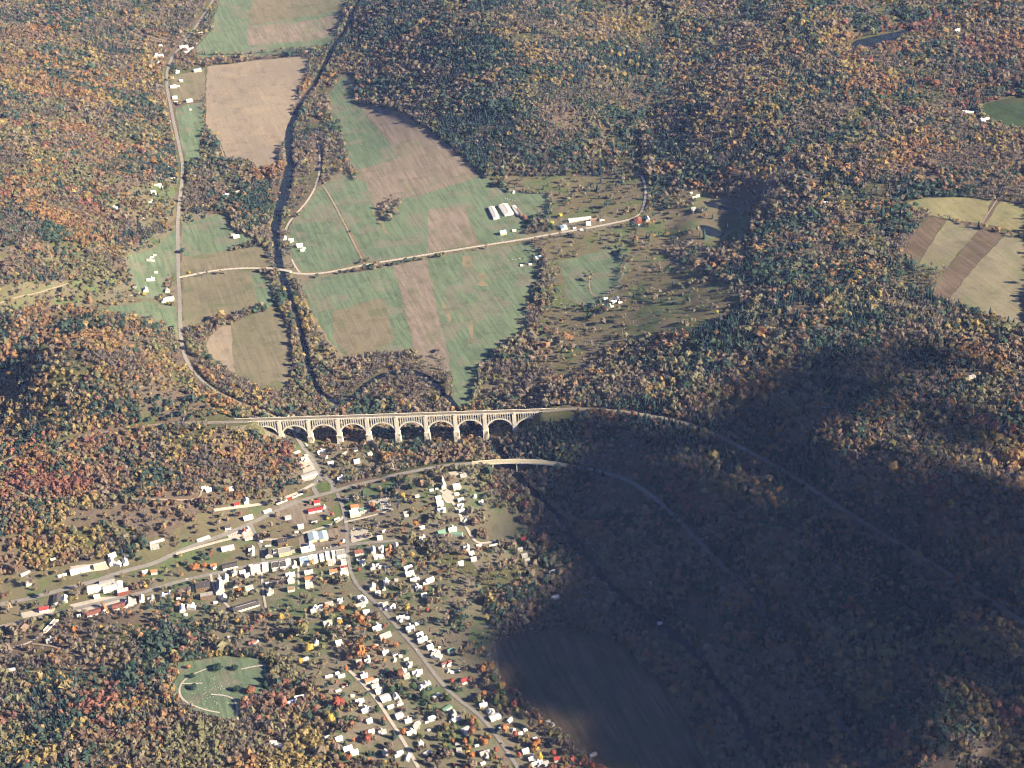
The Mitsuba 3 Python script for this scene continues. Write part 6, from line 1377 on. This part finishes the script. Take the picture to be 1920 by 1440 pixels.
        part(tw, 'spire', P(hexa(b, np.array([[cxx - .1, -.1, 0], [cxx + .1, -.1, 0], [cxx + .1, .1, 0], [cxx - .1, .1, 0]]) + [0, 0, h + rise + 13])), 'roof_' + ('W' if l < 20 else 'G'))
house_xy, house_r = np.array(house_xy), np.array(house_r)

# ------------------------------------------------------------------ vehicles and gravestones
def car_mesh():
    body = Polygon([(-2.2, 0.35), (2.2, 0.35), (2.2, 0.85), (1.2, 0.98), (0.5, 1.5), (-1.3, 1.5), (-1.9, 0.98), (-2.2, 0.9)])
    glass = Polygon([(1.05, 1.0), (0.45, 1.44), (-1.25, 1.44), (-1.75, 1.0)])
    return prism(body, -0.88, 0.88), prism(glass, -0.9, 0.9), join([prism(shapely.Point(c, 0.35).buffer(0.34, 4), s - 0.1, s + 0.1) for c in (-1.35, 1.35) for s in (-0.82, 0.82)])
cb, cg, cw = car_mesh()
for x, y, ang, col, label, group in CARS:
    z = float(H(x, y)) + 1.0
    t = thing('parked_car', label, 'car', group)
    for nm, m, b in (('body', cb, 'paint_' + col), ('window', cg, 'window_glass'), ('wheels', cw, 'paint_black')):
        part(t, nm, frame(m, x, y, z, math.radians(ang)), b)
for x, y, ang, col, label, group in TRAILERS:
    z = float(H(x, y)) + 1.0
    t = thing('truck_trailer', label, 'trailer', group)
    part(t, 'box', frame(bx(-6.2, 6.2, -1.3, 1.3, 1.1, 3.9), x, y, z, math.radians(ang)), 'paint_' + col)
    part(t, 'wheels', frame(join([prism(shapely.Point(c, 0.5).buffer(0.5, 4), s - 0.15, s + 0.15) for c in (-4.8, -3.6, 4.6) for s in (-1.1, 1.1)]), x, y, z, math.radians(ang)), 'paint_black')
gs = Polygon([(-0.5, -0.3), (0.5, -0.3), (0.5, 1.1), (0.3, 1.35), (-0.3, 1.35), (-0.5, 1.1)])
for x, y, ang in GRAVES:
    t = thing('gravestone', 'pale gravestone standing in the grass of the cemetery loop', 'gravestone', 'gravestones in the cemetery')
    scene[t] = mikit.ply(frame(prism(gs, -0.15, 0.15), x, y, float(H(x, y)) + 0.8, math.radians(ang)), 'stone')

# ------------------------------------------------------------------ trees
off_pts = np.vstack([np.column_stack([dense(q, 3.0), np.full(len(dense(q, 3.0)), h)]) for q, h in keep_off])
off_tree = cKDTree(off_pts[:, :2])
house_tree = cKDTree(house_xy)
def clear(x, y, pad=0.0):
    p = np.stack([x, y], -1)
    ok = np.ones(len(p), bool)
    d, i = off_tree.query(p)
    ok &= d > off_pts[i, 2] + pad
    d, i = house_tree.query(p, k=2)
    ok &= (d > house_r[i] + 5.2 + pad).all(1)
    u = (x - VA[0]) * math.cos(va) + (y - VA[1]) * math.sin(va)
    w = -(x - VA[0]) * math.sin(va) + (y - VA[1]) * math.cos(va)
    ok &= ~((np.abs(w) < 9) & (u > -90) & (u < VL + 90))
    ok &= ~((w > -34) & (w < 14) & (u > -75) & (u < VL + 75) & (H(x, y) > 44))
    sd, su = side_of(RAIL2, x, y)
    ok &= ~((sd < 0) & (sd > -11) & (su < 0.8))
    ok &= ~((w > -22) & (w < 0) & (np.abs((u + SPAN / 2) % SPAN - SPAN / 2) < 11) & (u > -20) & (u < VL + 20))
    return ok
FU = shapely.union_all([g.buffer(11.0) for g in field_polys] + [g.buffer(3.0) for g in yard_polys]).buffer(-10.0)
shapely.prepare(FU)
# one entry of the palette list: x, y and the weights of the kinds of tree there
KINDS = ['bare', 'tan', 'gold', 'orange', 'rust', 'red', 'olive', 'green', 'conifer']
KCOL = np.array(KIND_COLOURS)
PALX = np.array([p[:2] for p in PALETTE], float)
PALW = np.array([p[2:] for p in PALETTE], float)
PALW /= PALW.sum(1, keepdims=True)
pal_tree = cKDTree(PALX)
def kinds_at(x, y):
    wx = x + 130 * (vfbm(x / 150, y / 150, 21) - 0.5) * 2
    wy = y + 130 * (vfbm(x / 150, y / 150, 31) - 0.5) * 2
    d, i = pal_tree.query(np.stack([wx, wy], -1), k=4)
    w = 1 / (d + 30) ** 2.5
    w = (PALW[i] * (w / w.sum(1, keepdims=True))[..., None]).sum(1)
    for k in range(9):   # neighbours tend to be of one kind
        w[:, k] *= np.exp(6.5 * (vfbm(x / 95, y / 95, 100 + 7 * k, 4) - 0.5) * 2)
    c = np.cumsum(w, 1)
    return (rng.random(len(x))[:, None] * c[:, -1:] > c).sum(1)
# frustum test, with a margin for a step to the side
tanx = math.tan(math.radians(17))
rt = right0 * math.cos(ROLL) - up0 * math.sin(ROLL)
def in_view(x, y, z, m=120.0):
    p = np.stack([x, y, z - CAM_H], -1)
    d = p @ fwd
    return (np.abs(p @ rt) < d * tanx + m) & (np.abs(p @ up) < d * tanx * 0.75 + m)
xs, ys = [], []
for y0, y1, sp in ((1700, 2700, 5.7), (2700, 3600, 5.7), (3600, 4800, 6.1), (4800, 6900, 6.9)):
    gx, gy = np.meshgrid(np.arange(-2150, 2150, sp), np.arange(y0, y1, sp))
    xs.append((gx + rng.uniform(-0.48, 0.48, gx.shape) * sp).ravel()); ys.append((gy + rng.uniform(-0.48, 0.48, gy.shape) * sp).ravel())
x, y = np.concatenate(xs), np.concatenate(ys)
z = H(x, y)
m = in_view(x, y, z); x, y, z = x[m], y[m], z[m]
dens = np.ones(len(x))
for d, pts in SPARSE:
    g = Polygon(pts).buffer(0)
    inside = shapely.contains_xy(g, x, y)
    dens[inside] = np.minimum(dens[inside], d)
dens *= np.where(dens < 0.99, 0.25 + 1.5 * vfbm(x / 60, y / 60, 55, 3), 1.0 - 0.75 * (vfbm(x / 110, y / 110, 77, 4) > 0.62))
m = (rng.random(len(x)) < dens) & clear(x, y) & ~shapely.contains_xy(FU, x, y)
x, y, z, dens = x[m], y[m], z[m], dens[m]
hx, hy = [], []
hk = []
for sp, spread, pts, *force in HEDGES:
    q = dense(np.array(pts, float), sp)
    hk.append(np.full(len(q), force[0] if force else -1))
    hx.append(q[:, 0] + rng.normal(0, spread, len(q))); hy.append(q[:, 1] + rng.normal(0, spread, len(q)))
hx, hy = np.concatenate(hx), np.concatenate(hy)
hk = np.concatenate(hk)
m = clear(hx, hy, -2.0); hx, hy, hk = hx[m], hy[m], hk[m]
forced = np.concatenate([np.full(len(x), -1), hk])
x, y, dens = np.concatenate([x, hx]), np.concatenate([y, hy]), np.concatenate([dens, np.full(len(hx), 0.5)])
sx = np.array([(s[0], s[1]) for s in SPECIAL], float)
d, _ = cKDTree(sx).query(np.stack([x, y], -1))
m = d > 9; x, y, dens, forced = x[m], y[m], dens[m], forced[m]
z = H(x, y)
kind = kinds_at(x, y)
kind = np.where(forced >= 0, forced, kind)
size = rng.lognormal(0, 0.27, len(x)) * (0.70 + 0.36 * vfbm(x / 200, y / 200, 12))
small = shapely.contains_xy(Polygon(VILLAGE), x, y)
size = np.where((dens < 0.5) & small, size * np.where(kind < 2, 1.15, 1.0), size)

def clumps(seed, n):
    """a porous crown: n ragged leaf clumps on and in a dome"""
    r = np.random.default_rng(500 + seed)
    d = r.normal(size=(n * 3, 3)); d /= np.linalg.norm(d, axis=1, keepdims=True)
    d = d[d[:, 2] > -0.35][:n]
    n = len(d)
    rad = np.where(r.random(n) < 0.78, r.uniform(0.72, 1.08, n), r.uniform(0.3, 0.7, n))
    p = d * rad[:, None]
    w = d + r.normal(0, 0.38, (n, 3)) + [0, 0, 0.25]; w /= np.linalg.norm(w, axis=1, keepdims=True)
    a = np.cross(w, r.normal(size=(n, 3))); a /= np.linalg.norm(a, axis=1, keepdims=True)
    b = np.cross(w, a)
    s = r.uniform(0.52, 0.92, (n, 1)) * (16 / n) ** 0.5
    v = np.stack([p - a * s - b * s * 0.55, p + a * s * r.uniform(0.7, 1.1, (n, 1)) - b * s * 0.5, p + b * s * r.uniform(0.8, 1.2, (n, 1)) + a * s * r.uniform(-0.4, 0.4, (n, 1))], 1).reshape(-1, 3)
    return v * [3.9, 3.9, 4.2] + [0, 0, 7.6], np.arange(3 * n).reshape(-1, 3)
def ico_dome(seed, level):
    r = np.random.default_rng(seed)
    if level == 2:
        m = trimesh.creation.icosphere(subdivisions=1); v, f = np.array(m.vertices), np.array(m.faces)
    elif level == 1:
        v = np.array([[1, 0, 0], [-1, 0, 0], [0, 1, 0], [0, -1, 0], [0, 0, 1], [0, 0, -1]], float)
        v, f = trimesh.remesh.subdivide(v, np.array([[0, 2, 4], [2, 1, 4], [1, 3, 4], [3, 0, 4], [2, 0, 5], [1, 2, 5], [3, 1, 5], [0, 3, 5]]))
        v = v / np.linalg.norm(v, axis=1, keepdims=True)
    else:
        m = trimesh.creation.icosahedron(); v, f = np.array(m.vertices), np.array(m.faces)
    rot = trimesh.transformations.random_rotation_matrix(r.random(3))[:3, :3]
    v = v @ rot.T
    f = f[v[f][:, :, 2].mean(1) > (-0.45 if level else -0.6)]
    u = np.unique(f); remap = np.full(len(v), -1); remap[u] = np.arange(len(u))
    v, f = v[u], remap[f]
    v = v * (0.62 + 0.62 * r.random((len(v), 1)))
    v[:, 2] = v[:, 2] * 0.95 + 0.15
    return v * [4.1, 4.1, 4.3] + [0, 0, 7.6], f
def brush(seed, n):
    r = np.random.default_rng(seed)
    th, rad, hh = r.uniform(0, 2 * np.pi, n), np.sqrt(r.random(n)), r.random(n)
    tip = np.stack([np.cos(th) * rad * 3.7, np.sin(th) * rad * 3.7, 6.5 + 6.0 * np.sqrt(np.maximum(0.02, 1 - rad ** 2 * 0.8)) * (0.45 + 0.55 * hh)], -1)
    base = tip * [0.35, 0.35, 0.52] + r.normal(0, 0.5, (n, 3))
    side = np.stack([-np.sin(th + r.uniform(-1, 1, n)), np.cos(th + r.uniform(-1, 1, n)), r.uniform(-0.3, 0.3, n)], -1) * r.uniform(0.95, 1.65, (n, 1))
    v = np.stack([base, tip + side, tip - side], 1).reshape(-1, 3)
    return v, np.arange(3 * n).reshape(-1, 3)
def spruce(seed, lod=0):
    r = np.random.default_rng(seed)
    ms = []
    for zb, zt, ra in ((1.5, 10.0, 3.2), (6.5, 15.5, 2.1))[:2]:
        n = 4 if lod else 6
        th = np.arange(n) * 2 * np.pi / n + r.uniform(0, 1)
        v = np.column_stack([np.cos(th), np.sin(th), th * 0]) * (ra * r.uniform(0.65, 1.2, (n, 1)))
        v[:, 2] = zb + r.uniform(-0.8, 0.8, n)
        v = np.vstack([v, [[0, 0, zt]]])
        i = np.arange(n)
        ms.append((v, np.stack([i, (i + 1) % n, np.full(n, n)], -1)))
    return join(ms)
LIB = {('leafy', 1): [clumps(s, 17) for s in range(14)], ('leafy', 0): [clumps(s, 11) for s in range(14)], ('bare', 1): [brush(s, 13) for s in range(14)], ('bare', 0): [brush(s, 9) for s in range(14)],
       ('conifer', 1): [spruce(s) for s in range(14)], ('conifer', 0): [spruce(s, 1) for s in range(14)]}
def plant(ix, col):
    """one mesh of the trees of the indices ix"""
    vs, fs, cs, n = [], [], [], 0
    near = y[ix] < 3300
    form = np.where(kind[ix] == 8, 2, np.where((kind[ix] == 0) | ((kind[ix] == 1) & (ix % 3 == 0)), 0, 1))
    pick = rng.integers(0, 14, len(ix))
    for fi, fname in enumerate(('bare', 'leafy', 'conifer')):
        for lv in (0, 1):
            for k in range(14):
                s = ix[(form == fi) & (near == bool(lv)) & (pick == k)]
                if not len(s): continue
                v, f = LIB[(fname, lv)][k]
                an = rng.uniform(0, 2 * np.pi, len(s))
                c, si = np.cos(an)[:, None], np.sin(an)[:, None]
                sc = size[s][:, None]
                hs = sc * rng.uniform(0.85, 1.2, (len(s), 1))
                if lv == 0: sc = sc * 1.1
                V = np.stack([x[s][:, None] + sc * (v[:, 0] * c - v[:, 1] * si), y[s][:, None] + sc * (v[:, 0] * si + v[:, 1] * c), z[s][:, None] - 0.6 + hs * v[:, 2]], -1)
                jit = rng.uniform(0.85, 1.15, (len(s), len(v), 1))
                cs.append((col[s][:, None] * jit).reshape(-1, 3))
                fs.append((f[None] + (np.arange(len(s)) * len(v))[:, None, None]).reshape(-1, 3) + n)
                vs.append(V.reshape(-1, 3)); n += len(v) * len(s)
    return np.vstack(vs), np.vstack(fs), np.vstack(cs)
col = KCOL[kind] * rng.lognormal(0, 0.11, (len(x), 1)) * np.exp(rng.normal(0, 0.03, (len(x), 3)))
# the trees that stand apart in and near the village are things of their own, the woods are masses
cand = np.where((dens < 0.45) & (y < 3300) & small)[0]
cand = cand[np.argsort(y[cand] - 260 * size[cand])]
solo = np.zeros(len(x), bool); solo[cand[:N_SOLO]] = True
zones = [(nm, lb, Polygon(p).buffer(0)) for nm, lb, p in WOODS]
owner = np.full(len(x), len(zones) - 1)
for i in range(len(zones) - 2, -1, -1):
    owner[shapely.contains_xy(zones[i][2], x, y)] = i
tris = 0
for i, (nm, lb, g) in enumerate(zones):
    ix = np.where((owner == i) & ~solo)[0]
    if len(ix) < 5: continue
    v, f, c = plant(ix, col)
    tris += len(f)
    k = numbered(nm)
    n = np.zeros_like(v)
    fn = np.cross(v[f[:, 1]] - v[f[:, 0]], v[f[:, 2]] - v[f[:, 0]])
    fn /= np.maximum(np.linalg.norm(fn, axis=1, keepdims=True), 1e-9)
    fn *= np.where(fn[:, 2:] < 0, -1, 1)
    for j in range(3): np.add.at(n, f[:, j], fn)
    n = n / np.maximum(np.linalg.norm(n, axis=1, keepdims=True), 1e-9)
    scene[k] = {'type': 'ply', 'filename': meshkit.write_ply((v, f), True, None, np.clip(c, 0.01, 0.9), n), 'face_normals': False, 'bsdf': {'type': 'ref', 'id': 'crown_colour'}}
    labels[k] = {'label': lb, 'category': 'woodland', 'kind': 'stuff'}
print('trees', len(x), 'tris', tris)

def leafball(seed, tall=1.0):
    """a crown of leaf clumps with gaps, about one metre wide and high"""
    r = np.random.default_rng(seed)
    core = ico_dome(seed, 2)
    cv = (core[0] - [0, 0, 7.6]) / [4.1, 4.1, 4.3] * 0.40
    n = 95
    d = r.normal(size=(n, 3)); d /= np.linalg.norm(d, axis=1, keepdims=True)
    d = d[d[:, 2] > -0.6]; n = len(d)
    lobes = r.normal(size=(6, 3)); lobes /= np.linalg.norm(lobes, axis=1, keepdims=True)
    rad = 0.40 + 0.13 * np.clip((d @ lobes.T).max(1), 0, 1) ** 3 + r.uniform(-0.08, 0.05, n)
    p = d * rad[:, None]
    a = np.cross(d, r.normal(size=(n, 3))); a /= np.linalg.norm(a, axis=1, keepdims=True)
    b = np.cross(d, a) + 0.5 * d * r.uniform(-1, 1, (n, 1))
    s = r.uniform(0.07, 0.13, (n, 1))
    v = np.stack([p - a * s - b * s * 0.4, p + a * s * 0.9 - b * s * 0.6, p + a * s * 0.5 + b * s, p - a * s * 0.7 + b * s * 0.8], 1).reshape(-1, 3)
    return join([(cv, core[1]), (v, np.arange(4 * n).reshape(-1, 4))])
def twigs(seed):
    v, f = brush(seed, 60)
    return (v - [0, 0, 8.0]) / [7.8, 7.8, 10.0], f
def spire(seed):
    v, f = spruce(seed)
    return (v - [0, 0, 8.0]) / [6.4, 6.4, 15.0], f
trunk = trimesh.creation.cone(radius=0.5, height=1.0, sections=6)
trunk_m = (np.array(trunk.vertices), np.array(trunk.faces))
CROWN = {'ball': [leafball(s) for s in range(10)], 'twigs': [twigs(s) for s in range(8)], 'spire': [spire(s) for s in range(5)]}
cache = {}
def tree_thing(x, y, w, h, tone, form, label, group, seed):
    z = float(H(x, y)) - 0.3
    name = {'spire': 'conifer_tree', 'twigs': 'bare_tree', 'ball': 'autumn_tree'}[form]
    t = thing(name, label, 'tree', group)
    i = seed % len(CROWN[form])
    if (form, i) not in cache: cache[(form, i)] = mikit.ply(CROWN[form][i])
    if 'trunk' not in cache: cache['trunk'] = mikit.ply(trunk_m, 'bark')
    low = {'ball': 0.56, 'twigs': 0.58, 'spire': 0.53}[form]
    ch = h * {'ball': 0.86, 'twigs': 0.82, 'spire': 1.0}[form]
    k = numbered(t + '__trunk'); scene[k] = {**cache['trunk'], 'to_world': T().translate([x, y, z]).scale([w * 0.09, w * 0.09, h * 0.7])}
    k = numbered(t + '__crown'); scene[k] = {**cache[(form, i)], 'bsdf': {'type': 'ref', 'id': 'leaves_' + tone}, 'to_world': T().translate([x, y, z + h * low]).rotate([0, 0, 1], (seed * 67) % 360).scale([w, w, ch])}
for i, (sx_, sy_, w, h, tone, form, label) in enumerate(SPECIAL):
    tree_thing(sx_, sy_, w, h, tone, form, label, None, i * 3 + 1)
TN = ['brown', 'brown', 'yellow', 'orange', 'rust', 'red', 'olive', 'green', 'evergreen']
GN = {'brown': 'bare brown', 'yellow': 'golden yellow', 'orange': 'orange', 'rust': 'rust coloured', 'red': 'red', 'olive': 'olive green', 'green': 'dark green', 'evergreen': 'dark evergreen'}
AREAS = [(n, Polygon(p).buffer(0)) for n, p in TREE_AREAS]
ORDINAL = 'first second third fourth fifth sixth seventh eighth ninth tenth eleventh twelfth thirteenth fourteenth fifteenth sixteenth seventeenth eighteenth nineteenth'.split()
TENS = {2: 'twent', 3: 'thirt', 4: 'fort', 5: 'fift', 6: 'sixt'}
def ordinal(n):
    return ORDINAL[n - 1] if n < 20 else TENS[n // 10] + ('ieth' if n % 10 == 0 else 'y-' + ORDINAL[n % 10 - 1])
members = {}
for i in np.where(solo)[0]:
    tone = TN[kind[i]]
    form = 'spire' if kind[i] == 8 else 'twigs' if kind[i] == 0 else 'ball'
    area = next((n for n, g in AREAS if g.contains(shapely.Point(x[i], y[i]))), 'elsewhere in the village')
    big = 'small' if size[i] < 0.82 else 'tall' if size[i] > 1.08 else 'middling'
    members.setdefault((big, tone, form, area), []).append(i)
for (big, tone, form, area), ix in members.items():
    nm = 'conifer' if form == 'spire' else 'tree'
    word = GN[tone] if form != 'ball' or tone != 'brown' else 'brown leaved'
    for n, i in enumerate(sorted(ix, key=lambda i: -y[i])):
        rank = '' if len(ix) == 1 else f', {ordinal(n + 1)} from the top'
        tree_thing(x[i], y[i], 9.4 * size[i], 14.0 * size[i], tone, form, f'{big} {word} {nm} {area}{rank}', f'{word} {nm}s {area}', int(i))

# ------------------------------------------------------------------ clouds beyond the frame, towards the sun, whose shadows lie on the slope
def cloud(name, label, pts, n, seed, size):
    g = Polygon(pts).buffer(0)
    r = np.random.default_rng(seed)
    x0, y0, x1, y1 = g.bounds
    core = g.buffer(-size * 1.5)
    ms = []
    while len(ms) < n:
        a, b = r.uniform(x0, x1), r.uniform(y0, y1)
        if not g.contains(shapely.Point(a, b)): continue
        s = size * (r.uniform(0.9, 1.5) if core.contains(shapely.Point(a, b)) else r.uniform(0.3, 0.8))
        zg = float(H(a, b)) + 15
        zz = 2900 + r.uniform(-1, 1) * 60
        k = (zz - zg) / SUN[2]
        m = trimesh.creation.icosphere(subdivisions=2)
        v = np.array(m.vertices)
        v = v * (1 + 0.5 * (np.stack([vnoise(v[:, 0] * 2 + len(ms), v[:, 1] * 2 + 5, j) * 0.5 + vnoise(v[:, 2] * 3 + len(ms), v[:, 0] * 3, j + 3) * 0.5 for j in (1,)], -1) - 0.5) * 2)
        ms.append((v * [s, s, s * 0.45] + [a + SUN[0] * k, b + SUN[1] * k, zz], np.array(m.faces)))
    t = thing(name, label, 'cloud')
    scene[t] = mikit.ply(join(ms), 'cloud_white', smooth=True)
    if 'broken' in label or 'ragged' in label: labels[t]['kind'] = 'stuff'
CLAB = ['broad white cumulus cloud shading the wooded slope by the highway', 'flat white cumulus cloud shading the wooded ridge above the railway', 'ragged white cumulus cloud shading the near right corner of the woods', 'thin broken white cumulus cloud dimming the far right woods']
for i, (dens_, pts) in enumerate(SHADE):
    g = Polygon(pts).buffer(0)
    cloud('cumulus_cloud', CLAB[i], pts, int(g.area / 9000 * dens_), 40 + i, 75.0)

# ------------------------------------------------------------------ the hazy air over the valley
ztop, zbot = CAM_H + 40, float(ZZ.min()) - 8
scene['haze'] = {'type': 'cube', 'to_world': T().translate([0, 5000, (ztop + zbot) / 2]).scale([9200, 8200, (ztop - zbot) / 2]), 'bsdf': {'type': 'null'}, 'interior': {'type': 'ref', 'id': 'air'}}
labels['haze'] = {'label': 'pale autumn haze filling the valley air', 'kind': 'stuff', 'category': 'haze'}
